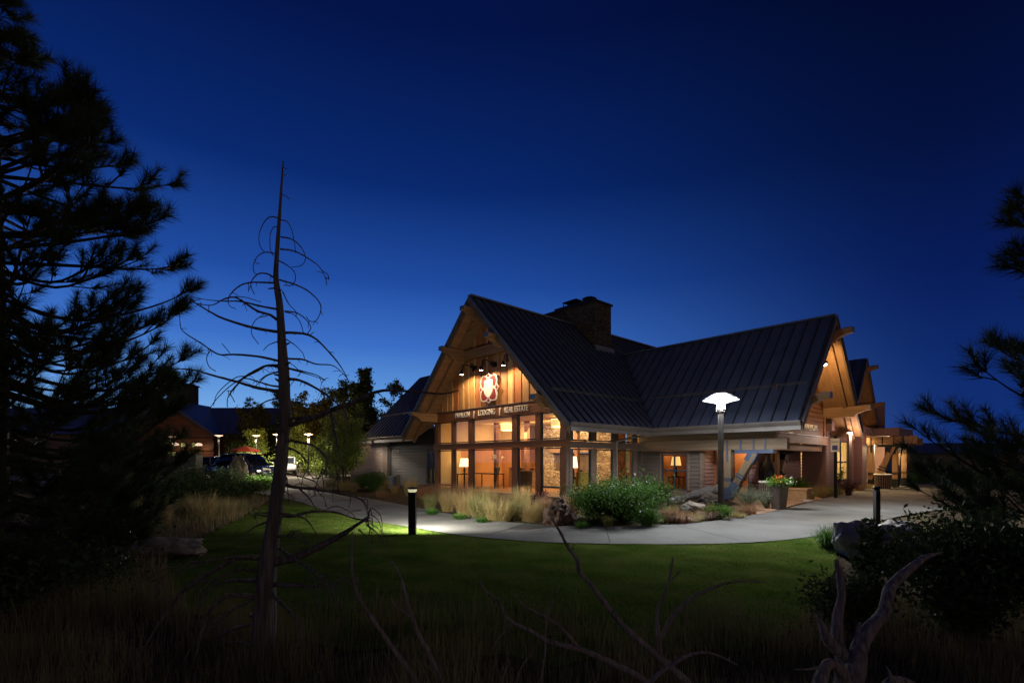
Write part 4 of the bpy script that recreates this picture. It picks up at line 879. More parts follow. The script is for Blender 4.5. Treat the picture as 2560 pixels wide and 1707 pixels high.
def needles_mesh(tufts, g, per, L0, w, cone=.9):
    """tufts: list of (pos, dir, length along twig)"""
    P = np.array([t[0] for t in tufts]); D = np.array([t[1] for t in tufts]); ln = np.array([t[2] for t in tufts]); k = np.array([t[3] if len(t) > 3 else 1. for t in tufts]); n = len(P)
    Pr = np.repeat(P, per, 0); Dr = np.repeat(D, per, 0); lr = np.repeat(ln, per)*g.random(n*per); kr = np.repeat(k, per)
    rnd = g.normal(size=(n*per, 3)); rnd -= Dr*np.sum(rnd*Dr, 1)[:, None]; rnd /= np.linalg.norm(rnd, axis=1)[:, None]
    c = g.uniform(.25, cone, n*per)[:, None]; nd = Dr*(1-c*.55)+rnd*c; nd /= np.linalg.norm(nd, axis=1)[:, None]
    b = Pr-Dr*lr[:, None]; tip = b+nd*(L0*kr*g.uniform(.7, 1.1, n*per))[:, None]; s = np.cross(nd, g.normal(size=(n*per, 3))); s /= np.linalg.norm(s, axis=1)[:, None]; s *= w/2
    V = np.stack([b-s, b+s, tip], 1).reshape(-1, 3); return np_mesh('needles', V, np.arange(len(V)).reshape(-1, 3))
def pine(name, loc, seed, H, rad_fn, label, z0=.4, step=.34, nb=6, L0=.17, w=.0045, per=70, trunk=.13, sub=5, m='needle'):
    g = np.random.default_rng(seed); t = thing(name, loc, label, 'tree'); mb = MB()
    mb.tube([(0, 0, -.05), (.02, .01, H*.35), (-.02, .02, H*.7), (0, 0, H)], [trunk, trunk*.72, trunk*.36, .015], 9)
    tufts = [((0, 0, H), (0, 0, 1), .25)]; z = z0
    while z < H-.15:
        R = rad_fn(z)
        for k in range(nb):
            a = g.uniform(0, 2*PI); r = R*g.uniform(.72, 1.06); up = g.uniform(.12, .38)*r
            zz = z+g.uniform(-.1, .1); d = Vector((math.cos(a), math.sin(a), 0)); sag = -.10*r if z < H*.5 else .05*r
            pts = spline([Vector((0, 0, zz)), d*r*.4+Vector((g.normal()*.04, g.normal()*.04, zz+sag)), d*r*.75+Vector((0, 0, zz+sag*.5+up*.4)), d*r+Vector((0, 0, zz+up))], 4)
            n = len(pts); mb.tube(pts, [max(.006, .028*(r/2)**.7*(1-i/n)) for i in range(n)], 5, cap=False)
            e = (pts[-1]-pts[-2]).normalized(); tufts.append((pts[-1], e, .16))
            ns = max(1, int(sub*r/1.2))
            for q in range(ns):
                f = g.uniform(.35, .98); i = min(int(f*(n-1)), n-2); p = pts[i]; tang = (pts[i+1]-pts[i]).normalized(); sd = tang.cross(Vector((0, 0, 1)))*(1 if q % 2 else -1)
                l2 = g.uniform(.2, .55)*(1.15-f)*r*.8+.1; dr = (tang*.7+sd*g.uniform(.3, .9)+Vector((0, 0, g.uniform(0, .7)))).normalized(); tip = p+dr*l2+Vector((0, 0, .12*l2))
                mb.tube([p, p+dr*l2*.5-Vector((0, 0, .02)), tip], [.01, .008, .005], 4, cap=False); e2 = (tip-p).normalized(); tufts.append((tip, (e2+Vector((0, 0, .25))).normalized(), min(.2, l2)))
                if l2 > .3: tufts.append((p+dr*l2*.6, (dr+sd*.6+Vector((0, 0, .4))).normalized(), .1))
        z += step*(1-.35*z/H)
    mb.build('trunk', M['bark'], t); tf = [(tuple(a), tuple(b), c) for a, b, c in tufts]
    link('crown', needles_mesh(tf, g, per, L0, w), M[m], t); return t
def leafy_tree(loc, seed, H, R, n, size, m, label, group=None, trunks=3, base=.25, name='leafy_tree', trunk_r=.05, spread=1.0, tall=1.):
    g = np.random.default_rng(seed); t = thing(name, loc, label, 'tree', group); mb = MB(); cl = []
    for k in range(trunks):
        a = g.uniform(0, 2*PI); q = .18*R*(trunks > 1); b0 = Vector((math.cos(a)*q, math.sin(a)*q, -.02)); top = Vector((math.cos(a)*R*.35*spread+g.normal()*.1, math.sin(a)*R*.35*spread+g.normal()*.1, H*g.uniform(.82, 1.)))
        pts = spline([b0, b0.lerp(top, .4)+Vector((g.normal()*.08, g.normal()*.08, 0)), top], 6); nn = len(pts); mb.tube(pts, [trunk_r*(1-.85*i/nn) for i in range(nn)], 6)
        for q in range(int(26/trunks)+4):
            f = g.uniform(base, .97); p = pts[min(int(f*nn), nn-1)]; aa = g.uniform(0, 2*PI); l = R*g.uniform(.35, .95)*(1.1-.75*f**2.2*tall); d = Vector((math.cos(aa), math.sin(aa), g.uniform(.35, 1.2))); tip = p+d*l*.75
            mb.tube([p, p.lerp(tip, .5)+Vector((0, 0, .04)), tip], [trunk_r*.35, trunk_r*.22, .006], 4, cap=False); cl.append((p.lerp(tip, .55), l*.34)); cl.append((tip, l*.3))
        cl.append((pts[-1], R*.15)); cl.append((pts[-3], R*.22))
    w = np.array([c[1]**1.6 for c in cl]); idx = g.choice(len(cl), n, p=w/w.sum()); P = np.array([tuple(c[0]) for c in cl])[idx]; s = np.array([c[1] for c in cl])[idx]
    P = P+g.normal(size=(n, 3))*s[:, None]*np.array([.55, .55, .5]); V, Fq = leaf_quads(P, size, g, .2, .55)
    mb.build('trunk', M['bark'], t); link('crown', np_mesh('crown', V, Fq), m, t); return t
def rock(loc, seed, sx, sy, sz, m, label, rz=0., name='boulder', sharp=.45, sub=5, group=None, slab=False):
    g = random.Random(seed); bm = bmesh.new(); bmesh.ops.create_icosphere(bm, subdivisions=sub, radius=1); off = Vector((g.uniform(0, 50), g.uniform(0, 50), 3)); planes = []
    for k in range(9):
        v = Vector((g.uniform(-1, 1), g.uniform(-1, 1), g.uniform(-.6, 1))).normalized(); planes.append((v, g.uniform(.62, .9)))
    for v in bm.verts:
        p = v.co.copy()
        for nrm_, d in planes:
            e = p.dot(nrm_)-d
            if e > 0: p -= nrm_*e*.92
        nz = noise.fractal(p*1.7+off, .75, 2.2, 6)*sharp*.5; p *= 1+nz; v.co = Vector((p.x*sx, p.y*sy, max(p.z, -.55)*sz+.5*sz))
    me = bpy.data.meshes.new(name); bm.to_mesh(me); bm.free(); me.polygons.foreach_set('use_smooth', [True]*len(me.polygons))
    o = link(name, me, m); o.location = loc; o.rotation_euler = (0, 0, rz); return tag(o, label, 'boulder', group)

# ------------------------------------------------------------------ planting beds
GM = {}
def clump(px, py, h, r, kind, label, Y=None, n=None):
    key = (kind, round(h*5), round(r*5)); var = random.Random(px*7+py).randrange(3); k2 = key+(var,)
    if k2 not in GM: GM[k2] = grass_mesh(hash(k2) % 9999 if False else (var*131+key[1]*17+key[2]*5+len(kind)), round(h*5)/5, round(r*5)/5, n or {'tan': 560, 'rust': 560, 'olive': 520, 'green': 500, 'dry': 260}[kind], .0065 if kind != 'green' else .010)
    me = GM[k2]
    if not me.materials: me.materials.append(M[kind])
    o = bpy.data.objects.new('grass_clump', me); C.objects.link(o); o.location = gp(px, py) if Y is None else gx(px, Y); o.rotation_euler = (0, 0, px*1.7); s = h/(round(h*5)/5)*random.Random(px*3+py).uniform(.62, .98); o.scale = (s*1.25, s*1.25, s)
    return tag(o, label, 'grass', 'ornamental grass clumps')
FR = 'in front of the glazed gable'
rows = [
 (1025, 1240, .95, .5, 'tan', 'tan grass clump right behind the glowing bollard'), (1058, 1246, 1.0, .55, 'rust', 'rusty grass clump just right of the glowing bollard'),
 (1092, 1252, 1.0, .5, 'rust', 'rusty grass clump below the small far left window'), (1075, 1272, .9, .5, 'olive', 'olive grass clump at the path edge right of the bollard'),
 (1118, 1278, .95, .5, 'tan', 'tan grass clump at the path edge below the second window'), (1130, 1258, 1.05, .6, 'rust', 'tall rusty grass clump below the second window'),
 (1165, 1262, 1.1, .6, 'rust', 'tall rusty grass clump under the lit white lamp'), (1160, 1290, .95, .5, 'tan', 'tan grass clump at the path edge under the lit lamp'),
 (1196, 1270, .95, .55, 'tan', 'tan grass clump left of the black table'), (1200, 1296, .9, .5, 'olive', 'olive grass clump at the path edge below the black table'),
 (1226, 1280, .95, .5, 'tan', 'tan grass clump below the wide window'), (1246, 1303, .85, .6, 'tan', 'bright yellow grass clump arching over the path edge'),
 (1272, 1280, .95, .5, 'rust', 'rusty grass clump right of the orchid'), (1290, 1300, .85, .5, 'olive', 'olive grass clump left of the paired tan clumps'),
 (1305, 1282, 1.0, .5, 'tan', 'tan grass clump below the reception counter'), (1330, 1302, .9, .55, 'tan', 'tan grass clump touching the dark boulder'),
 (1362, 1290, .8, .5, 'rust', 'rusty grass clump behind the dark boulder'), (1425, 1290, .8, .5, 'rust', 'rusty grass clump between dark boulder and big shrub'),
 (985, 1232, .7, .45, 'tan', 'tan grass clump left of the glowing bollard'), (955, 1242, .5, .4, 'rust', 'low rusty grass clump left of the bollard near the path'),
 (862, 1226, .95, .65, 'tan', 'broad tan grass clump between the aspen and green shrub'), (884, 1228, .9, .5, 'tan', 'tan grass clump leaning on the round green shrub'),
 (828, 1216, .8, .6, 'olive', 'olive grass clump below the lit aspen'), (962, 1222, .8, .35, 'tan', 'narrow tan grass clump by the grey wall box'),
 (800, 1208, .7, .5, 'olive', 'olive grass clump at the left tip of the bed'),
 (1455, 1322, .3, .3, 'green', 'small green tuft beside the dark boulder'), (1520, 1318, .35, .25, 'olive', 'small olive tuft at the path edge under the big shrub'),
 (1678, 1305, .55, .45, 'rust', 'rusty grass clump right of the big green shrub'), (1705, 1308, .5, .4, 'rust', 'rusty grass clump in front of the grey stone'),
 (1735, 1303, .45, .4, 'tan', 'tan grass clump below the pale stones'), (1772, 1298, .5, .4, 'rust', 'rusty grass clump left of the lamp post foot'),
 (1770, 1278, .42, .45, 'rust', 'reddish grass clump under the raised end of the log'), (1868, 1285, .5, .4, 'rust', 'rusty grass clump in front of the sage bush'),
 (1690, 1284, .4, .5, 'olive', 'olive grass clump at the low end of the log'), (1845, 1296, .3, .3, 'tan', 'low tan clump right of the round green bush'),
 (2020, 1248, .75, .6, 'olive', 'olive grass clump right of the sandstone planter'), (2050, 1240, .75, .6, 'tan', 'tan grass clump before the plum wall'), (2085, 1238, .75, .6, 'olive', 'olive grass clump at the foot of the sign post'),
 (2040, 1215, .8, .6, 'rust', 'rusty grass clump against the plum wall'), (2150, 1228, .6, .5, 'rust', 'rusty grass clump left of the litter bin'), (2175, 1222, .5, .4, 'tan', 'tan grass clump beside the pale bench'),
 (1150, 1300, .3, .3, 'green', 'low green tuft left of the yellow clump'), (1080, 1288, .3, .3, 'green', 'low green tuft at the path edge near the bollard'), (1205, 1308, .3, .3, 'green', 'low green tuft at the path edge below the table'),
]
for px, py, h, r, k, lab in rows: clump(px, py, h, r, k, lab)
# left side, by the lawn corner
for px, py, h, k, lab in [(330, 1325, .9, 'tan', 'tall dim grass clump behind the flat slab'), (395, 1312, .95, 'tan', 'tall dim grass clump above the right end of the slab'), (450, 1300, .9, 'olive', 'dim olive grass clump at the lawn corner'), (505, 1302, .95, 'tan', 'dim tan grass clump at the lawn corner, tallest'), (560, 1296, .9, 'tan', 'dim tan grass clump left of the dead trunk'), (600, 1285, .8, 'olive', 'dim olive clump just left of the dead trunk'), (250, 1345, .9, 'olive', 'dim olive clump at the left end of the slab'), (620, 1228, .6, 'tan', 'small pale clump lit by the distant bollard')]:
    clump(px, py, h, .6, k, lab)
for px, Y, h, k, lab in [(2080, 8.8, .55, 'green', 'dark green tuft at the corner of path and pale boulder'), (2120, 8.6, .6, 'olive', 'wispy olive clump behind the pale boulder'), (2160, 9.0, .6, 'olive', 'wispy olive clump left of the unlit bollard')]:
    clump(px, 0, h, .4, k, lab, Y)
shrub(gp(1555, 1300), 3, 1.05, 1.6, 17000, .036, M['shrub'], 'big glossy green shrub in front of the side glazing', stems=46)
shrub(gp(1478, 1296), 4, .95, .75, 4200, .034, M['shrub'], 'green shrub at the left of the big glossy shrub', stems=20)
shrub(gp(1628, 1268), 31, .95, .9, 5200, .034, M['shrub'], 'green shrub behind the log below the small window', stems=20)
shrub(gp(1618, 1316), 5, .42, .42, 2600, .028, M['green'], 'low dark green mound at the path under the big shrub', stems=14)
shrub(gp(1795, 1298), 6, .42, .42, 3400, .022, M['lime'], 'round bright green bush at the foot of the lamp post', stems=16)
shrub(gp(1872, 1275), 7, .85, .75, 5200, .022, M['sage'], 'grey green sage bush right of the lamp post', stems=26, asp=.25)
shrub(gp(1918, 1272), 8, .7, .5, 2600, .022, M['sage'], 'smaller sage bush next to the tall flower pot', stems=18, asp=.25)
shrub(gp(935, 1228), 9, 1.05, .95, 6500, .035, M['shrub'], 'round green shrub below the pale siding', stems=24)
shrub(gp(905, 1222), 10, .9, .7, 3000, .035, M['shrub'], 'green shrub left of the round shrub below pale siding', stems=16)
shrub(gp(835, 1205), 14, 1.0, .9, 3800, .03, M['sage'], 'grey green shrub at the left end of the bed', stems=18)
shrub(gp(1985, 1238), 11, .85, .75, 4200, .035, M['lime'], 'yellow green shrub behind the sandstone planter', stems=18)
shrub(gp(2065, 1225), 12, .9, .6, 2600, .03, M['lime'], 'yellow green shrub against the plum wall', stems=14)
shrub(gp(2120, 1240), 13, .9, .5, 2000, .03, mat('purple_leaf', (.10, .035, .04), (.06, .03, .03), 4), 'dark purple leaved shrub below the slim brown lamp post', stems=16)
shrub(gp(2098, 1232), 15, 1.6, .35, 900, .03, M['dark'], 'upright twiggy plant in front of the yellow window', stems=7)
shrub(gp(1350, 1270), 16, .75, .3, 500, .03, mat('red_leaf', (.16, .04, .03), (.1, .03, .03), 4), 'small red leaved plant under the right window', stems=8)
shrub(gp(655, 1224), 17, .62, 1.3, 6000, .05, M['lime'], 'bright green bush lit by the distant bollard', stems=24)
for i, (px, Y, h, r, lab) in enumerate([(480, 21, 1.3, 1.6, 'dark shrub in front of the grey cabinet'), (560, 23, 1.15, 1.5, 'dark shrub below the upright boulder'), (610, 21, .7, 1.3, 'dark shrub left of the bright green bush'), (400, 17, 1.1, 1.6, 'dark shrub under the left pine'), (300, 15, 1.2, 1.6, 'dark shrub deep in shade left of the slab'), (530, 18, .9, 1.2, 'low dark shrub behind the lawn corner grasses')]):
    shrub(gx(px, Y), 40+i, h, r, 3800, .05, M['dark'], lab, 'dark shrubs at the left', stems=18)
for i, (px, Y, h, r, lab) in enumerate([(2345, 34, 1.6, 1.4, 'lit round shrub far beyond the second porch'), (2400, 30, 1.3, 1.6, 'dark shrub far right beside the path'), (2300, 33, .8, 1.3, 'low shrub right of the litter bin'), (2480, 27, 1.4, 1.6, 'dark shrub far right behind the pine boughs'), (2560, 24, 1.5, 1.8, 'dark shrub at the right edge behind the pine')]):
    shrub(gx(px, Y), 60+i, h, r, 3000, .05, M['shrub' if i in (0, 2) else 'dark'], lab, 'shrubs far right', stems=16)
# stones and log
rock(gp(1392, 1312), 3, .46, .4, .44, M['rockr'], 'dark reddish lava boulder at the path edge', .5, sharp=.6)
rock(gp(1735, 1286), 4, .42, .32, .27, M['rockp'], 'pale rough stone below the grey log', .3)
rock(gp(1712, 1292), 5, .36, .28, .22, M['rock'], 'grey brown stone left of the pale rough stone', 1.)
rock(gp(1775, 1262), 6, .5, .4, .3, M['rock'], 'brown stone propping the raised end of the log', .2)
rock(gp(2022, 1256), 7, .26, .16, .09, M['rockp'], 'small pale stone lying on the entrance paving', .2, sub=3)
rock(gx(2150, 8.15), 8, .5, .45, .42, M['rockg'], 'large grey boulder at the end of the lawn by the right shrub', .3, sharp=.4)
rock(gx(2245, 8.6), 18, .6, .5, .36, M['rockg'], 'grey boulder half hidden behind the right shrub', 1.3, sharp=.4)
rock(gx(592, 27.5), 9, .6, .45, 1.3, M['rock'], 'tall upright boulder in front of the dark car', .2)
b = gp(400, 1392); t = rock(b, 10, .85, .6, .21, M['rock'], 'long flat stone slab at the lower left lawn corner', .25, name='stone_slab', sharp=.4)
lg = thing('fallen_log', gp(1735, 1275), 'weathered grey log leaning up toward the lamp post', 'log')
a = at(1668, 1266, 17.2)-gp(1735, 1275); a.z = .10; e = at(1800, 1220, 18.0)-gp(1735, 1275); rr = random.Random(4)
mb = MB(); P = [a.lerp(e, k/14)+Vector((0, 0, .02*math.sin(k*1.3))) for k in range(15)]; mb.tube(P, [.13+.03*math.sin(k*.9)+.004*k for k in range(15)], 12, jit=.09, rng=rr)
for k in (3, 6, 9, 12): q = P[k]; mb.tube([q, q+Vector((rr.uniform(-.1, .1), -.18, .12))], [.035, .012], 6)
mb.build('log', M['logm'], lg, smooth=True)

# ------------------------------------------------------------------ street furniture near the entrance
pot = thing('flower_pot', gx(1947, 15.75), 'tall dark square planter with red and white flowers at the entrance', 'planter', None, .4)
mb = MB(); mb.lathe([(.21, 0), (.30, .83), (.30, .86), (.26, .86), (.25, .78), (.02, .78)], 4, ph=PI/4); mb.build('pot', M['potm'], pot, bevel=.01)
g = np.random.default_rng(8); n = 1500; P = g.normal(size=(n, 3))*[.15, .15, .07]+[0, 0, .89]; V, Fq = leaf_quads(P, .035, g, .3); link('foliage', np_mesh('f', V, Fq), M['lime'], pot)
def blossoms(c, s, n, m): P = g.normal(size=(n, 3))*s+c; V, Fq = leaf_quads(P, .032, g, 1., .9); link('blossom', np_mesh('b', V, Fq), m, pot)
blossoms([-.05, 0, 1.03], [.1, .1, .03], 40, mat('red_petal', (.55, .03, .02))); blossoms([.16, -.1, .91], [.1, .1, .06], 45, M['white']); blossoms([-.2, -.1, .95], [.05, .07, .05], 30, mat('orange_petal', (.6, .25, .02))); blossoms([.1, .08, 1.07], [.06, .06, .03], 25, mat('coral_petal', (.6, .07, .03)))
pl = thing('sandstone_planter', gp(1985, 1252), 'low square sandstone planter wall right of the tall flower pot', 'planter', None, ROT)
mb = MB(); mb.box(-.45, .45, -.02, .6, 0, .42); mb.build('wall', M['brick'], pl, bevel=.01); mb = MB(); mb.box(-.5, .5, -.07, .65, .423, .5); mb.build('coping', M['brick'], pl, bevel=.012)
pl = thing('sandstone_planter', gp(1895, 1243), 'low sandstone planter wall left of the tall flower pot', 'planter', None, ROT)
mb = MB(); mb.box(-.4, .4, .0, .5, 0, .4); mb.build('wall', M['brick'], pl, bevel=.01); mb = MB(); mb.box(-.45, .45, -.05, .55, .403, .48); mb.build('coping', M['brick'], pl, bevel=.012)
def slat_bin(loc, label, r=.3, h=.85):
    t = thing('litter_bin', loc, label, 'litter bin', 'slatted litter bins'); mb = MB()
    for k in range(22): q = 2*PI*k/22; d = Vector((math.cos(q), math.sin(q), 0)); mb.bar(d*r*.93+Vector((0, 0, .04)), d*r+Vector((0, 0, h-.06)), .045, .018, up=d)
    mb.build('slats', M['trim'], t); mb = MB(); mb.lathe([(r*.8, .04), (r*.86, h-.08), (r*.8, h-.08)], 18); mb.build('liner', M['black'], t)
    mb = MB(); mb.lathe([(r*1.12, h-.055), (r*1.14, h-.02), (r*1.05, h), (r*.7, h+.01), (r*.7, h-.04)], 22); mb.build('rim', M['letter'], t); return t
slat_bin(gp(1916, 1254), 'brown slatted litter bin half hidden by the tall flower pot', .26, .8); slat_bin(gx(2207, 27), 'brown slatted litter bin in the bright light of the far porch', .38, .85)
sp = thing('sign_post', gp(2089, 1246), 'black post carrying a narrow pale parking sign', 'sign post', None, -.9)
mb = MB(); mb.box(-.05, .05, -.05, .05, 0, 2.62); mb.build('post', M['black'], sp); mb = MB(); mb.box(-.16, .16, -.075, -.055, 1.95, 2.5); pn = mb.build('sign_panel', M['white'], sp)
mb = MB(); mb.box(-.1, .1, -.08, -.0755, 2.02, 2.22); mb.build('symbol', mat('sign_blue', (.08, .09, .3)), pn); text_obj('lettering', 'PARKING', .07, .004, M['black'], Matrix.Translation((0, -.079, 2.36)) @ RX, pn, .26)
bn = thing('stone_bench', gx(2172, 29), 'pale stone bench glowing beside the far litter bin', 'bench', None, ROT); mb = MB(); mb.box(-.8, .8, -.25, .25, .3, .45); mb.build('seat', M['rockp'], bn, bevel=.02); mb = MB(); mb.box(-.6, -.4, -.2, .2, 0, .299); mb.box(.4, .6, -.2, .2, 0, .299); mb.build('support', M['rockp'], bn)
sc = thing('standing_sculpture', W(-4.95, 6.55, .1), 'dark lumpy carved figure standing in the porch entrance', 'sculpture')
bm = bmesh.new(); bmesh.ops.create_icosphere(bm, subdivisions=4, radius=1)
for v in bm.verts:
    p = v.co; nz = 1+.28*noise.noise(p*2.3+Vector((4, 1, 7))); hgt = p.z; w = .27-.05*hgt+.05*math.sin(hgt*5); v.co = Vector((p.x*w*nz, p.y*w*nz, .85+.85*hgt))
me = bpy.data.meshes.new('figure'); bm.to_mesh(me); bm.free(); me.polygons.foreach_set('use_smooth', [True]*len(me.polygons)); link('figure', me, M['black'], sc)
mb = MB(); mb.lathe([(.3, 0), (.32, .06), (.28, .08)], 12); mb.build('plinth', M['black'], sc)
ub = thing('wall_box', gp(985, 1220), 'grey blue utility box standing against the dark siding', 'utility box', None, ROT); mb = MB(); mb.box(-.35, .3, -.25, .25, 0, .7); mb.build('cabinet', mat('box_blue', (.08, .10, .16), rough=.5), ub, bevel=.02); mb = MB(); mb.box(.36, .5, -.1, .1, .0, .75); mb.build('meter', M['gutter'], ub, bevel=.02)

# ------------------------------------------------------------------ the left distance: car park, cars, far lodge, trees
def car(loc, rz, L_, H_, Wd, m, label, van=.0):
    t = thing('parked_car', loc, label, 'car', 'parked cars', rz); hw = Wd/2
    st = [(-L_/2, .42, .72, .72), (-L_/2+.12, .3, .95, .88), (-L_/2+.6, .26, 1.02, .97), (0, .24, 1.0, 1.), (L_/2-1.1, .26, .98, .97), (L_/2-.45, .28, .88, .9), (L_/2-.1, .32, .74, .78), (L_/2, .4, .62, .64)]
    def loft(st, n=20, e=3.2):
        mb = MB(); vs = []; fs = []
        for x, za, zb, w in st:
            for k in range(n):
                q = 2*PI*k/n; c, s = math.cos(q), math.sin(q); vs.append((x, math.copysign(abs(c)**(2/e), c)*w*hw, (za+zb)/2+math.copysign(abs(s)**(2/e), s)*(zb-za)/2))
        m_ = len(st)
        for i in range(m_-1):
            for k in range(n): fs.append((i*n+k, i*n+(k+1) % n, (i+1)*n+(k+1) % n, (i+1)*n+k))
        fs += [tuple(range(n)), tuple((m_-1)*n+k for k in range(n))]; mb.add(vs, fs); return mb
    loft(st).build('body', m, t, smooth=True)
    cb = [(-L_/2+.35-.2*van, .9, .98, .86), (-L_/2+.7-.3*van, .9, H_*.86, .84), (-L_/2+1.25-.5*van, .9, H_-.04, .82), (-.1, .9, H_, .82), (.45, .9, H_-.06, .8), (L_/2-1.35, .9, .99, .84)]
    loft([(x, a, b_-.03, w*.985) for x, a, b_, w in cb], 20, 3).build('windows', mat('car_glass', (.01, .012, .015), rough=.08, spec=.6), t, smooth=True)
    mb = MB(); loft_ = loft([(x, b_-.06, b_+.012, w*.93) for x, a, b_, w in cb[1:5]], 16, 3); loft_.build('roof', m, t, smooth=True)
    mb = MB()
    for x, b_, x2, b2 in [(cb[0][0], .98, cb[2][0], H_-.05), (.5, H_-.07, L_/2-1.38, .99), (-.15, .98, -.2, H_-.02)]:
        for s in (-1, 1): mb = MB(); mb.tube([(x, s*hw*.86, b_), (x2, s*hw*.80, b2)], .035, 6); mb.build('pillar', m, t)
    for x in (-L_/2+.85, L_/2-.9):
        for s in (-1, 1):
            wh = MB(); wh.tube([(x, s*hw*.98, .33), (x, s*hw*.78, .33)], .33, 20); o = wh.build('wheel', M['black'], t); r = MB(); r.tube([(x, s*hw*.985, .33), (x, s*hw*.97, .33)], .21, 16); r.build('rim', M['letter'], o)
    for s in (-1, 1):
        hb = MB(); hb.add([(L_/2-.28, s*hw*.86, .68), (L_/2-.02, s*hw*.5, .66), (L_/2-.06, s*hw*.5, .78), (L_/2-.34, s*hw*.86, .84), (L_/2-.4, s*hw*.7, .68), (L_/2-.2, s*hw*.45, .66), (L_/2-.2, s*hw*.45, .78), (L_/2-.4, s*hw*.7, .84)], [(0, 1, 2, 3), (4, 7, 6, 5), (0, 4, 5, 1), (3, 2, 6, 7), (0, 3, 7, 4), (1, 5, 6, 2)]); hb.build('headlight', M['letter'], t)
        mr = MB(); mr.box(.72, .88, s*hw*1.0, s*hw*1.12, .98, 1.1); mr.build('mirror', m, t, bevel=.02)
    return t
def paint(n, c): return mat(n, c, rough=.22, spec=.7)
car(gx(622, 31, ZP-.03), -.35, 4.7, 1.72, 1.9, paint('paint_navy', (.025, .03, .055)), 'dark navy car facing right behind the upright boulder', .5)
car(gx(555, 33, ZP), -.25, 4.6, 1.5, 1.85, paint('paint_blue', (.02, .035, .11)), 'dark blue car partly hidden left of the upright boulder')
car(gx(712, 44, ZP), -1.1, 4.6, 1.6, 1.85, paint('paint_white', (.42, .42, .42)), 'white car peeping out right of the dead trunk', .5)
um = thing('patio_umbrella', gx(614, 42, ZP), 'open red umbrella behind the dark cars', 'umbrella'); mb = MB(); mb.lathe([(1.15, 2.0), (1.16, 2.13), (.6, 2.32), (.05, 2.5)], 8); mb.build('canopy', mat('umbrella_red', (.45, .06, .03), rough=.8), um); mb = MB(); mb.tube([(0, 0, 0), (0, 0, 2.49)], .03, 8); mb.build('pole', M['gutter'], um)
cbn = thing('utility_cabinet', gx(473, 28), 'tall plain grey cabinet left of the cars', 'cabinet', None, .1); mb = MB(); mb.box(-.55, .55, -.4, .4, 0, 1.95); mb.build('body', mat('cabinet_grey', (.09, .10, .10), (.075, .085, .085), 2, rough=.6), cbn, bevel=.02); mb = MB(); mb.box(-.58, .58, -.43, .43, 1.953, 2.0); mb.build('lid', M['black'], cbn); mb = MB(); mb.box(-.5, .5, -.412, -.402, .1, 1.85); mb.build('door', mat('cabinet_door', (.085, .095, .095), rough=.6), cbn)
lw = thing('low_wall', gx(428, 34), 'low pale wall running left from the grey cabinet', 'wall'); mb = MB(); mb.box(-2.2, 1.0, -.15, .15, 0, 1.85); mb.build('wall', M['sidingl'], lw); mb = MB(); mb.box(-2.25, 1.05, -.2, .2, 1.853, 1.92); mb.build('coping', M['trim'], lw)
fl = thing('far_lodge', gx(400, 62, 0), 'distant dark lodge with a long roof, gable and square chimney behind the car park', 'building')
def Z(py, Y=62): return EYE+(HY-py)/F*Y
def XX(px, Y=62): return (px-400)/F*Y
mb = MB(); mb.prism([(-1.2, Z(1085)), (5.5, Z(1018, 67)), (12, Z(1085))], lambda a, b, t: (t, a, b), XX(-500), XX(905)); mb.build('roof', M['metal'], fl)
mb = MB(); mb.box(XX(-500), XX(905), 0, 11, 0, Z(1085)); mb.build('wall', M['trim'], fl)
gx_ = XX(452); hw = XX(578)-gx_
mb = MB(); mb.prism([(gx_-hw, Z(1090)), (gx_, Z(1003)), (gx_+hw, Z(1090)), (gx_+hw-.5, Z(1090)), (gx_, Z(1003)-.5), (gx_-hw+.5, Z(1090))], lambda a, b, t: (a, t, b), -3.2, 6); mb.build('gable_roof', M['metal'], fl)
mb = MB(); mb.prism([(gx_-hw+1, 0), (gx_+hw-1, 0), (gx_+hw-1, Z(1085)), (gx_, Z(1003)-.8), (gx_-hw+1, Z(1085))], lambda a, b, t: (a, t, b), -2, 1)
for k in range(30): xx = gx_-hw+1.2+k*.34; mb.box(xx, xx+.06, -2.03, -2.001, Z(1098), Z(1098)+max(.05, 4.3-abs(xx-gx_)*.98-.9))
mb.build('gable_wall', M['cedarh'], fl)
mb = MB(); mb.box(gx_-hw+1, gx_+hw-1, -2.25, -2.04, Z(1103), Z(1098)); mb.box(gx_-hw+1, gx_+hw-1, -2.2, -2.04, Z(1127), Z(1122)); mb.build('beam', M['cedarh'], fl)
wreflect = emit('far_reflection', (.55, .62, .25), .10)  # dim green emission stands in for reflections in the far panes
for a, b, c, d_ in [(444, 470, 1120, 1106), (478, 492, 1120, 1106), (505, 515, 1120, 1106), (446, 470, 1146, 1128), (478, 490, 1146, 1128), (497, 515, 1146, 1128)]:
    mb = MB(); mb.box(XX(a), XX(b), -2.06, -2.002, Z(c), Z(d_)); o = mb.build('window', M['frame'], fl); mb = MB(); mb.box(XX(a)+.1, XX(b)-.1, -2.075, -2.0605, Z(c)+.1, Z(d_)-.1); mb.build('pane', wreflect, o)
mb = MB(); mb.box(XX(396), XX(446), 1.5, 4, Z(1030), Z(957)); o = mb.build('chimney', M['stoned'], fl); mb = MB(); mb.box(XX(394), XX(448), 1.4, 4.1, Z(957)+.003, Z(953)); mb.build('chimney_cap', M['black'], o)
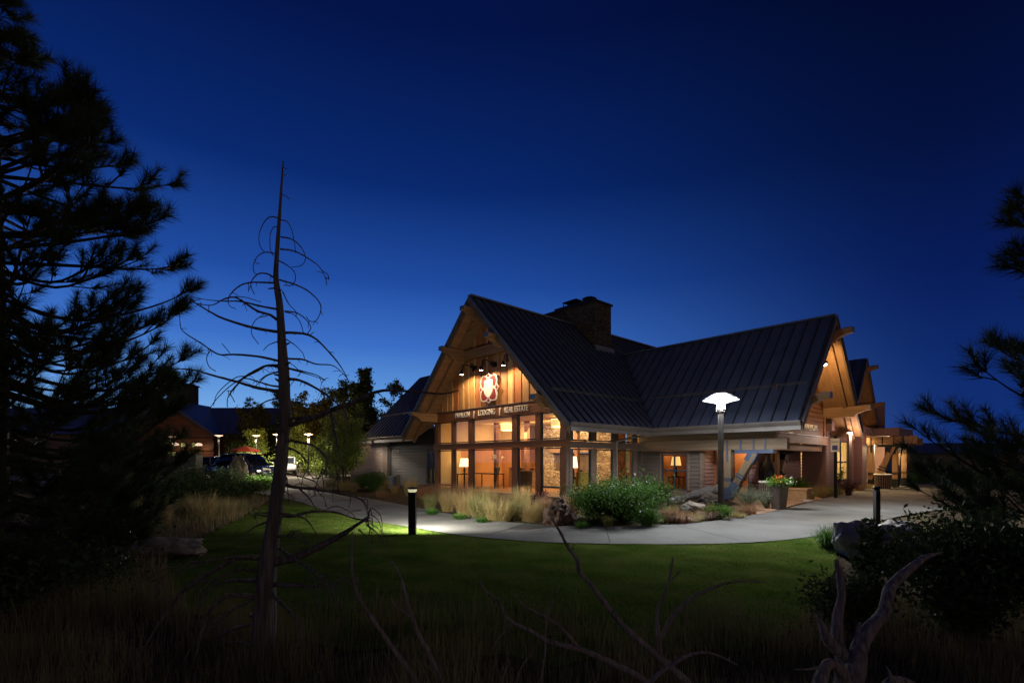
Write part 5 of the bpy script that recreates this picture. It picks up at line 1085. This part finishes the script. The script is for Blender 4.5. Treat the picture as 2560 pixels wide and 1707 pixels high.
for px, py, lab in [(438, 1111, 'left small bright wall lamp on the far gable'), (497, 1112, 'right small bright wall lamp on the far gable')]:
    p = at(px, py, 59); t = thing('wall_lamp', p, lab, 'wall lamp', 'lamps on the far gable'); mb = MB(); mb.lathe([(.42, -.08), (.3, .16), (.03, .25)], 14); mb.build('shade', M['lampfar'], t); mb = MB(); mb.box(-.04, .04, 0, 1.0, .05, .12); mb.build('arm', M['black'], t); lamp('POINT', 'glow', (0, -.1, -.3), 22, (1, .75, .5), t, .2)
st_ = thing('storage_building', Vector((-12, 46, 0)), 'plain flat topped brown building behind the left wing roof', 'building'); mb = MB(); mb.box(-2.2, 4, 0, 6, 0, 4.95); mb.build('wall', M['sidingp'], st_); mb = MB(); mb.box(-2.3, 4.1, -.1, 6.1, 4.953, 5.1); mb.build('coping', M['trim'], st_)
bd = 'background trees'
leafy_tree(gp(862, 1222)+Vector((0, 0, 0)), 21, 4.3, 1.8, 13000, .06, M['aspen'], 'brightly lit leafy aspen beside the pale siding', bd, 4, .3, 'aspen_tree', .045)
for i, (px, Y, H_, R_, n, m, lab, tr) in enumerate([
    (925, 43, 9.0, 2.5, 8500, 'dark', 'dark tree rising behind the left wing roof, nearest the roof', 3), (875, 47, 9.0, 2.4, 8000, 'dark', 'dark tree with feathery top left of the roof tree', 3),
    (780, 53, 9.0, 3.6, 10000, 'amber', 'broad amber lit tree behind the lit aspen', 3), (725, 56, 9.4, 3.2, 9000, 'dark', 'dark tree just right of the dead trunk', 3), (640, 57, 7.4, 3.2, 6500, 'amber', 'amber lit tree left of the dead trunk', 2),
    (985, 52, 10.0, 2.2, 4000, 'dark', 'dark tree mostly hidden by the front gable', 2),
    (755, 46, 4.6, 2.2, 4500, 'aspen', 'lit green tree behind the far lamp right of the trunk', 2), (668, 50, 4.4, 2.4, 4500, 'aspen', 'lit green tree behind the white car', 2), (820, 38, 3.6, 1.6, 4000, 'aspen', 'small lit green tree left of the aspen', 2), (610, 53, 4.0, 1.8, 3000, 'aspen', 'lit green tree above the red umbrella', 2)]):
    leafy_tree(gx(px, Y), 80+i, H_, R_, int(n*2.4), .12 if Y > 42 else .07, M[m], lab, bd, tr, .2, trunk_r=.09, tall=.82)
pine('conifer_tree', gx(625, 60), 91, 9.3, lambda z: 2.6*(1-z/9.6)+.25, 'small dark conifer rising over the far roof left of the dead trunk', .8, .55, 7, .35, .03, 26, .12, 3)
for i, (px, Y, w) in enumerate([(700, 60, 9), (765, 50, 4.5), (830, 44, 4)]):
    shrub(gx(px, Y), 140+i, 1.7, w*.5, 3200, .09, M['aspen' if i else 'dark'], ['dark hedge below the far trees', 'lit hedge at the edge of the car park', 'lit hedge behind the bed of the aspen'][i], 'hedges by the car park', stems=22)
# right distance: dark building line
rb = thing('distant_building', gx(2420, 70), 'low dark building far right behind the pine boughs', 'building'); mb = MB(); mb.box(-11, 16, 0, 8, 0, 2.6); mb.build('wall', M['trim'], rb); mb = MB(); mb.prism([(-1, 2.6), (4, 4.2), (9, 2.6)], lambda a, b, t: (t, a, b), -12, 17); mb.build('roof', M['metal'], rb)

# ------------------------------------------------------------------ foreground pines
def rp(z):
    P = [(0, 1.7), (1.2, 2.0), (2.6, 1.95), (4.0, 1.9), (4.9, 1.7), (5.4, 1.0), (5.9, .62), (6.3, .36), (7.3, .1)]
    for (a, ra), (b, rb_) in zip(P, P[1:]):
        if a <= z <= b: return ra+(rb_-ra)*(z-a)/(b-a)
    return .2
pine('pine_tree', gx(-15, 5.6), 7, 7.5, rp, 'tall dark pine filling the left edge of the picture', .3, .27, 9, .18, .006, 105, .14, 6)
def rq(z):
    P = [(0, 1.7), (1.0, 2.0), (1.9, 2.05), (2.8, 1.5), (3.5, 1.25), (4.1, 1.1), (4.8, .5), (5.8, .1)]
    for (a, ra), (b, rb_) in zip(P, P[1:]):
        if a <= z <= b: return ra+(rb_-ra)*(z-a)/(b-a)
    return .2
pine('pine_tree', Vector((6.35, 4.75, 0)), 12, 5.7, rq, 'dark pine with long needled boughs at the right edge', .6, .32, 6, .2, .006, 100, .12, 5)
shrub(Vector((3.95, 4.3, 0)), 71, 1.15, .85, 9000, .03, M['dark'], 'dark leafy shrub behind the driftwood at lower right', stems=34)
shrub(Vector((4.75, 4.0, 0)), 72, 1.25, .9, 9000, .03, M['dark'], 'dark leafy shrub at the lower right corner', stems=34)
shrub(Vector((3.1, 4.5, 0)), 73, .6, .5, 3000, .026, M['dark'], 'low dark shrub left of the driftwood horn', stems=18)
shrub(gx(2175, 4.9), 74, 1.05, .22, 420, .045, M['dark'], 'slender leafy sprigs in front of the unlit bollard', stems=6)
shrub(gx(60, 5.2), 75, .8, 1.2, 5000, .035, M['dark'], 'low dark undergrowth at the lower left corner', stems=24)
shrub(gx(150, 7.5), 76, .9, 1.4, 5000, .04, M['dark'], 'low dark shrub under the left pine near the slab', stems=24)

# ------------------------------------------------------------------ dead tree
def branchset(mb, lst, org, sc, Y, r0, g, spread=.35, base=None, loc=Vector((0, 0, 0)), tip=.003, twigs=0):
    for item in lst:
        pts, w = item[0], item[1]; n = len(pts); k = g.uniform(-spread, spread); cv = g.uniform(-.15, .15); P = []
        for i, (x, y) in enumerate(pts):
            f = i/(n-1); P.append(at(org[0]+x/sc, org[1]+y/sc, Y+k*f+cv*math.sin(f*3))-loc)
        Q = spline(P, 5); m = len(Q); mb.tube(Q, [max(tip, w*(1-.82*i/(m-1))) for i in range(m)], 7, jit=.12, rng=g)
        if twigs and .009 < w < .02 and sum((Q[k+1]-Q[k]).length for k in range(m-1)) > .3:
            for q in range(twigs):
                i = g.randrange(m//4, m-2); s_ = g.choice((-1, 1)); L0 = g.uniform(.12, .38); tg = (Q[i+1]-Q[i]).normalized(); p1 = Q[i]+tg*L0*.35+Vector((0, s_*L0*.2, g.uniform(-.02, .08))); p2 = p1+tg*L0*.35+Vector((g.uniform(-.05, .05), s_*L0*.15, -.07)); p3 = p2+tg*L0*.12+Vector((0, s_*.02, -L0*.4))
                mb.tube(spline([Q[i], p1, p2, p3], 4), [.0045-.0002*k for k in range(13)], 5)
        # little spurs
        if w > .006:
            for q in range(int(m/5)):
                i = g.randrange(1, m-1); d = Vector((g.uniform(-1, 1), g.uniform(-1, 1), g.uniform(-1, .4))).normalized(); l = g.uniform(.02, .07); mb.tube([Q[i], Q[i]+d*l*.6, Q[i]+d*l+Vector((0, 0, -.01))], [.003, .0025, .0015], 4)
YT = 3.6
dt = thing('dead_tree', Vector((0, 0, 0)), 'bare dead tree with drooping curled twigs standing in the left foreground', 'tree')
tp = [(650, 1780), (653, 1707), (656, 1611), (660, 1524), (666, 1448), (677, 1360), (688, 1284), (699, 1197), (707, 1110), (713, 1045), (711, 980), (709, 925), (705, 860), (702, 805), (698, 751), (690, 697), (692, 642), (697, 566), (702, 490), (708, 403)]
tw = [62, 57, 52, 48, 44, 38, 34, 31, 27.5, 25, 23, 21.5, 19, 17.5, 16, 13.5, 11, 8.5, 6.5, 3.2]
base = at(*tp[1], YT); dt.location = (base.x, base.y, 0)
g = random.Random(2); off = Vector((base.x, base.y, 0))
TP = [Vector((base.x-off.x-.03, 0, -.25))]+[at(x, y, YT+(.12*(1700-y)/1300 if y < 1700 else 0))-off for x, y in tp]
TW = [.092]+[w/2/F*YT for w in tw]
mb = MB(); Q = spline(TP, 12); R_ = []
for i in range(len(TP)-1):
    for k in range(12): R_.append(TW[i]+(TW[i+1]-TW[i])*k/12)
R_.append(TW[-1]); mb.tube(Q, R_, 20)
ax = [Vector(q) for q in Q]
for i in range(len(mb.V)):
    p = Vector(mb.V[i]); j = min(i//20, len(ax)-1); rad_ = p-ax[j]; an = math.atan2(rad_.y, rad_.x); n1 = noise.noise(Vector((math.cos(an)*2.2, math.sin(an)*2.2, p.z*1.1))); n2 = noise.noise(Vector((math.cos(an)*6, math.sin(an)*6, p.z*2.5+7))); n3 = max(0, noise.noise(Vector((math.cos(an)*1.3, math.sin(an)*1.3, p.z*5+3)))-.3)
    mb.V[i] = tuple(ax[j]+rad_*(1+.22*n1+.2*n2+.7*n3))
for k in range(26):
    j = g.randrange(12, int(len(ax)*.8)); an = g.uniform(0, 6.28); dd = Vector((math.cos(an), math.sin(an)*.6, g.uniform(-.3, .5))).normalized(); l = R_[j]+g.uniform(.015, .05); mb.tube([ax[j], ax[j]+dd*l*.8, ax[j]+dd*l], [R_[j]*.35, R_[j]*.25, R_[j]*.12], 7)
mb.build('trunk', M['dead'], dt, smooth=True)
A = [
 ([(770, 430), (720, 425), (680, 460), (650, 530), (648, 590), (665, 635), (685, 655)], .005), ([(770, 495), (745, 490), (722, 530), (718, 600), (722, 640), (740, 680)], .004),
 ([(755, 665), (690, 655), (640, 680), (610, 740), (615, 785), (635, 800)], .005), ([(620, 700), (625, 725), (650, 728)], .003), ([(760, 830), (700, 795), (640, 797), (600, 840), (595, 880), (618, 930)], .007),
 ([(755, 855), (600, 852), (520, 875), (460, 930), (445, 975), (460, 1010), (485, 1020)], .007), ([(780, 1030), (650, 1005), (520, 975), (420, 975), (310, 965), (215, 948)], .009),
 ([(775, 1105), (720, 1065), (640, 1040), (560, 990), (490, 950), (420, 960), (340, 1000), (240, 990)], .011), ([(490, 945), (560, 950), (660, 980)], .004), ([(770, 1175), (600, 1145), (420, 1090), (330, 1045), (220, 980), (170, 950)], .012),
 ([(780, 1365), (640, 1335), (480, 1322), (380, 1320), (270, 1250), (150, 1170), (130, 1100), (130, 1040)], .010), ([(330, 1295), (305, 1340), (320, 1400), (365, 1432)], .004), ([(455, 1312), (430, 1280), (405, 1252)], .003),
 ([(780, 1405), (700, 1395), (640, 1430), (560, 1470), (500, 1520), (460, 1568)], .008), ([(780, 1435), (700, 1455), (650, 1490)], .006), ([(775, 1235), (710, 1260), (675, 1295)], .005), ([(700, 1070), (640, 1085), (605, 1130), (600, 1190), (645, 1255)], .004),
 ([(785, 1565), (640, 1540), (500, 1500), (350, 1460), (200, 1420), (0, 1415)], .014),
 ([(790, 445), (830, 455), (860, 510), (880, 600), (885, 660)], .005), ([(790, 555), (860, 570), (920, 620), (950, 690), (925, 740), (860, 753)], .006), ([(785, 635), (870, 645), (960, 690), (1040, 750), (1080, 820), (1088, 870)], .007), ([(1060, 775), (1095, 800), (1103, 830)], .003),
 ([(775, 710), (830, 740), (875, 780), (885, 830), (860, 870), (810, 870)], .005), ([(780, 835), (880, 865), (970, 910), (1040, 980), (1050, 1040), (1020, 1100), (980, 1105), (955, 1075)], .007), ([(800, 910), (840, 990), (885, 1040), (890, 1075)], .005),
 ([(815, 1040), (890, 1050), (950, 1090), (985, 1145), (965, 1185)], .006), ([(818, 1045), (870, 1060), (915, 1110), (940, 1190)], .005), ([(815, 1180), (930, 1185), (1010, 1215), (1090, 1290), (1170, 1385), (1215, 1460), (1230, 1500)], .011), ([(820, 1220), (880, 1260), (930, 1310), (945, 1350)], .005),
 ([(830, 1350), (930, 1355), (1020, 1385), (1120, 1392), (1180, 1430), (1225, 1480)], .008), ([(840, 1415), (930, 1440), (1010, 1465), (1075, 1490)], .006), ([(835, 1370), (880, 1400), (915, 1440), (900, 1465)], .003), ([(800, 102), (825, 110)], .004), ([(800, 150), (830, 156)], .004), ([(797, 282), (825, 290), (845, 310)], .005)]
B = [
 ([(1250, 50), (1120, 55), (1000, 110), (900, 170), (830, 250), (770, 320), (740, 380), (738, 460)], .010), ([(1250, 110), (1130, 150), (1050, 220), (990, 280)], .007), ([(1250, 260), (1150, 245), (1040, 210), (930, 180), (860, 200), (800, 290), (735, 300)], .008), ([(770, 335), (810, 410)], .003),
 ([(1250, 375), (1130, 400), (1000, 480), (900, 600), (870, 720), (870, 800)], .006), ([(1250, 520), (1120, 530), (1010, 600), (950, 700), (990, 830), (1060, 780)], .005),
 ([(1340, 80), (1480, 110), (1620, 150), (1700, 200)], .007), ([(1340, 185), (1450, 200), (1600, 270), (1750, 370), (1830, 440), (1890, 520), (1920, 600)], .012), ([(1340, 430), (1500, 435), (1700, 430)], .008),
 ([(1330, 640), (1500, 590), (1650, 540), (1800, 470), (1950, 430), (2100, 350), (2230, 305), (2350, 298), (2600, 312), (2850, 330), (3000, 300)], .022), ([(1330, 590), (1480, 560), (1620, 550), (1700, 520)], .012), ([(2200, 310), (2260, 370), (2230, 420)], .005),
 ([(1755, 520), (1790, 700), (1820, 850), (1860, 1050), (1875, 1200)], .010), ([(1750, 530), (1850, 660), (1890, 780)], .007), ([(1800, 470), (1900, 560), (1925, 650)], .005),
 ([(1335, 785), (1480, 810), (1600, 850), (1700, 950), (1715, 1020), (1680, 1110), (1600, 1160), (1540, 1110)], .010), ([(1330, 860), (1430, 900), (1510, 990), (1530, 1040), (1480, 1150), (1465, 1230)], .009), ([(1345, 530), (1430, 500), (1520, 540), (1600, 600)], .006),
 ([(1300, 1110), (1450, 1140), (1600, 1190), (1640, 1250)], .008), ([(1300, 1220), (1400, 1245), (1550, 1260), (1700, 1280), (1850, 1310), (2000, 1345), (2080, 1390), (2110, 1460)], .014), ([(1450, 1265), (1530, 1340), (1600, 1440), (1640, 1500)], .008), ([(1380, 1240), (1450, 1210), (1560, 1250), (1590, 1320), (1530, 1360)], .004), ([(1320, 1150), (1330, 1260), (1340, 1400)], .006), ([(1620, 1280), (1690, 1360), (1705, 1440)], .004), ([(1945, 1340), (1940, 1400), (1925, 1440)], .003),
 ([(1270, 1520), (1400, 1525), (1520, 1490), (1640, 1480), (1800, 1490), (1950, 1540), (2040, 1570)], .016), ([(1290, 1280), (1380, 1340), (1390, 1430)], .005), ([(1900, 1520), (1960, 1480), (2050, 1470)], .003), ([(1150, 1500), (1080, 1495), (1000, 1500)], .006)]
D = [
 ([(990, 785), (1150, 752), (1300, 680), (1450, 600), (1530, 545), (1595, 508)], .036), ([(1030, 700), (1150, 780), (1250, 850), (1340, 915), (1400, 940)], .012), ([(990, 930), (1150, 940), (1280, 945), (1450, 965)], .018), ([(970, 990), (1050, 1060), (1130, 1150), (1165, 1250), (1150, 1330), (1135, 1380)], .015),
 ([(920, 770), (780, 750), (600, 775), (430, 800), (320, 830)], .014), ([(890, 760), (760, 760), (640, 820), (500, 910), (400, 980), (330, 1070), (250, 1180), (180, 1300), (120, 1400), (80, 1500)], .019), ([(900, 845), (770, 830), (680, 870), (560, 920), (480, 960)], .012), ([(890, 910), (760, 905), (640, 920), (560, 960)], .018),
 ([(880, 1010), (720, 1000), (640, 1040), (560, 1130), (520, 1250), (490, 1380), (450, 1500), (435, 1568)], .018), ([(870, 1020), (740, 1090), (650, 1160), (560, 1240)], .010), ([(850, 1190), (750, 1210), (640, 1260), (560, 1300)], .014), ([(850, 1330), (760, 1300), (650, 1320), (560, 1320)], .013), ([(840, 1410), (700, 1420), (600, 1480), (500, 1550)], .015),
 ([(1540, 575), (1590, 620), (1610, 660)], .006), ([(1590, 545), (1660, 600), (1715, 690)], .007), ([(1595, 508), (1612, 496)], .012), ([(1580, 520), (1616, 518)], .010), ([(1560, 520), (1600, 490)], .010), ([(950, 490), (870, 480), (880, 500), (820, 470)], .007), ([(950, 525), (870, 560), (800, 610), (770, 680)], .008), ([(1030, 470), (1180, 500), (1240, 560), (1290, 640)], .009), ([(1020, 620), (1150, 630), (1240, 680)], .010)]
mb = MB(); branchset(mb, A, (400, 380), 2.6133, YT+.12, 0, g, .4, loc=off); branchset(mb, B, (380, 900), 3.92, YT+.08, 0, g, .35, loc=off, twigs=2); branchset(mb, D, (300, 1100), 2.583, YT+.03, 0, g, .35, loc=off, twigs=5)
mb.build('branches', M['dead'], dt, smooth=True)

# ------------------------------------------------------------------ fallen branches along the bottom of the picture
def fallen(label, sets, Y, seed):
    g = random.Random(seed); P0 = at(sets[0][0][0][0], 1760, Y); loc = Vector((P0.x, P0.y, 0)); t = thing('dead_branch', loc, label, 'branch', 'dead branches in the foreground'); mb = MB()
    k0 = g.uniform(-.1, .1)
    for pts, w in sets:
        n = len(pts); P = [at(x, y, Y+k0*i/n)-loc for i, (x, y) in enumerate(pts)]; Q = spline(P, 5); m = len(Q); mb.tube(Q, [max(.003, w*(1-.75*i/(m-1))) for i in range(m)], 9, jit=.1, rng=g)
        for q in range(m//7):
            i = g.randrange(2, m-1); d = Vector((g.uniform(-.6, .6), g.uniform(-.5, .5), 1)).normalized(); l = g.uniform(.02, .06); mb.tube([Q[i], Q[i]+d*l], [.005, .002], 5)
    mb.build('wood', M['drift'], t, smooth=True)
def c5(l): return [(900+x/3.4317, 1250+y/3.4317) for x, y in l]
def c6(l): return [(1400+x/3.4317, 1250+y/3.4317) for x, y in l]
fallen('dead branch sweeping from the bottom edge up toward the broken limb', [([(1065, 1760), (1045, 1707), (1022, 1672), (987, 1626), (958, 1585), (930, 1545), (904, 1506), (885, 1456), (879, 1394), (881, 1328)], .019)], 2.9, 1)
fallen('thicker forked dead branch right of the sweeping one', [([(1110, 1770)]+c5([(690, 1568), (640, 1420), (560, 1260), (490, 1120), (440, 980), (400, 860), (370, 720), (320, 600), (260, 510)]), .021), (c5([(440, 1000), (400, 970), (330, 920), (265, 865)]), .008), (c5([(680, 1500), (700, 1400)]), .006)], 3.0, 2)
fallen('long low dead branch with two prongs across the bottom centre', [([(1660, 1760)]+c6([(740, 1560), (560, 1450), (370, 1360), (160, 1275)])+c5([(1850, 1270), (1620, 1210), (1500, 1140), (1320, 1050), (1260, 1000), (1190, 870), (1080, 780), (1025, 690)]), .022), (c5([(1880, 1275), (1800, 1170), (1720, 1090), (1600, 1000), (1420, 910), (1320, 805)]), .013), (c5([(1320, 1050), (1200, 1170), (1140, 1270)]), .006)], 3.1, 3)
fallen('tall dead branch reaching up to the path with a curved side fork', [([(1780, 1790)]+c6([(1090, 1568), (950, 1430), (850, 1350), (700, 1220), (540, 1070), (420, 930), (300, 770), (170, 610), (145, 510), (60, 390), (0, 270)])+[(1381, 1297)], .025), (c6([(950, 1430), (870, 1340), (855, 1180), (830, 1030), (840, 920), (900, 780), (955, 600), (970, 480)]), .016), (c6([(865, 1180), (960, 1010), (1080, 880), (1200, 800), (1400, 720), (1600, 690), (1770, 705)]), .014), (c6([(955, 680), (1000, 640), (1045, 600)]), .006), (c6([(145, 510), (165, 480)]), .005), (c6([(300, 770), (315, 705)]), .006)], 2.95, 4)
fallen('arching dead branch low at the bottom right of centre', [([(1590, 1790)]+c6([(780, 1568), (870, 1470), (960, 1410), (1080, 1340), (1200, 1305), (1290, 1310), (1400, 1350), (1520, 1410)]), .014)], 2.7, 5)
fallen('thin upright dead twig crossing the low branch', [([(1350, 1780)]+c5([(1555, 1568), (1570, 1440), (1590, 1290), (1590, 1180), (1610, 1000), (1650, 880), (1710, 730)]), .008), (c5([(1610, 1000), (1605, 920)]), .004)], 2.8, 6)
fallen('short dead twig at the bottom edge left of the upright twig', [([(1252, 1790)]+c5([(1220, 1568), (1250, 1460), (1290, 1370)]), .008)], 2.7, 7)
fallen('short slanting dead twig at the bottom edge', [([(1275, 1790)]+c5([(1340, 1568), (1390, 1420), (1480, 1310)]), .008)], 2.85, 8)

# ------------------------------------------------------------------ driftwood stump
def c8(l): return [(2000+x/4.2, 1340+y/4.2) for x, y in l]
ds = thing('driftwood_stump', Vector((2.25, 3.0, 0)), 'twisted weathered driftwood stump with a long curved horn at lower right', 'driftwood'); mb = MB(); g = random.Random(9); off = Vector((2.25, 3.0, 0))
def limb(pts, ws, Y, dY=0., jit=.1):
    P = c8(pts); n = len(P); P = [at(x, y, Y+dY*i/(n-1))-off for i, (x, y) in enumerate(P)]; Q = spline(P, 6); R_ = []
    for i in range(n-1):
        for k in range(6): R_.append((ws[i]+(ws[i+1]-ws[i])*k/6)/4.2/2/F*Y)
    R_.append(ws[-1]/4.2/2/F*Y); vs0 = len(mb.V); mb.tube(Q, R_, 16, jit=.05, rng=g)
    for i in range(vs0, len(mb.V)):
        p = Vector(mb.V[i]); mb.V[i] = tuple(p+Vector((noise.noise(p*7), noise.noise(p*7+Vector((9, 0, 0))), noise.noise(p*6+Vector((0, 5, 0)))))*.014)
limb([(430, 1900), (480, 1640), (560, 1470), (600, 1300), (650, 1120), (740, 960), (860, 830), (920, 680), (970, 540), (1080, 400), (1200, 290), (1330, 210), (1510, 165)], [330, 290, 215, 180, 150, 140, 132, 122, 112, 100, 82, 58, 10], 3.0, .12)
limb([(480, 1500), (440, 1250), (395, 1060), (400, 900), (410, 780), (425, 650), (420, 500), (415, 380), (390, 300), (375, 240)], [150, 135, 125, 105, 92, 85, 80, 70, 58, 22], 3.15, .05)
limb([(540, 1420), (500, 1280), (380, 1180), (300, 1080), (230, 950), (170, 810)], [150, 135, 120, 100, 68, 6], 3.1, -.1)
limb([(590, 1300), (600, 1150), (620, 1020), (625, 895)], [130, 85, 62, 26], 3.02, .05)
limb([(150, 1900), (200, 1600), (235, 1440), (300, 1340), (390, 1370), (450, 1500), (430, 1700)], [130, 130, 125, 110, 120, 150, 160], 2.9, .1)
limb([(280, 1390), (200, 1385), (100, 1390), (0, 1397), (-60, 1400)], [60, 34, 22, 14, 6], 2.95, -.1)
limb([(850, 1720), (900, 1600), (960, 1520), (1060, 1530), (1200, 1570)], [170, 150, 120, 110, 60], 2.9, .1)
limb([(950, 1540), (940, 1450), (910, 1355)], [60, 40, 10], 2.92, 0)
mb.build('wood', M['drift'], ds, smooth=True)

# ------------------------------------------------------------------ wild dry grass in the foreground
def wild():
    g = np.random.default_rng(11); n = 45000; y = g.uniform(2.3, 5.6, n); x = (g.uniform(-1.05, 1.08, n))*y*1.05
    k = noise_arr(x, y); lawn = np.array(inside(np.stack([x, y], 1), [(p.x, p.y) for p in lawn_g])); keep = ((~lawn) | (g.random(n) < np.clip((5.3-y)*.8, 0, .8))) & (g.random(n) < np.clip(.32+1.0*k, .1, 1)); x, y, k = x[keep], y[keep], k[keep]; n = len(x)
    h = g.uniform(.12, .46, n)*(.5+.9*np.clip(k, 0, 1))*np.where(x > 0, .75, 1.); V, T = blades(np.stack([x, y, np.zeros(n)], 1), h, g.uniform(.003, .006, n), np.clip(np.abs(g.normal(.2, .25, n)), .02, .9), g)
    tag(link('wild_grass', np_mesh('wild_grass', V, T), M['dry']), 'dry unmown grass in the dark foreground below the lawn', 'grass', None, 'stuff')
    n = 30000; y = g.uniform(5, 20, n); x = -y*g.uniform(.45, 1.1, n); lawn = inside(np.stack([x, y], 1), [(p.x, p.y) for p in lawn_g]); x, y = x[~lawn], y[~lawn]; n = len(x)
    V, T = blades(np.stack([x, y, np.zeros(n)], 1), g.uniform(.1, .4, n), g.uniform(.005, .01, n), np.clip(np.abs(g.normal(.2, .25, n)), .02, .9), g)
    tag(link('rough_grass', np_mesh('rough_grass', V, T), M['dry']), 'rough dark grass under the left pine and around the slab', 'grass', None, 'stuff')
def noise_arr(x, y): return np.array([noise.noise(Vector((a*1.3, b*1.3, 2.)))*.8+.35 for a, b in zip(x, y)])
wild()
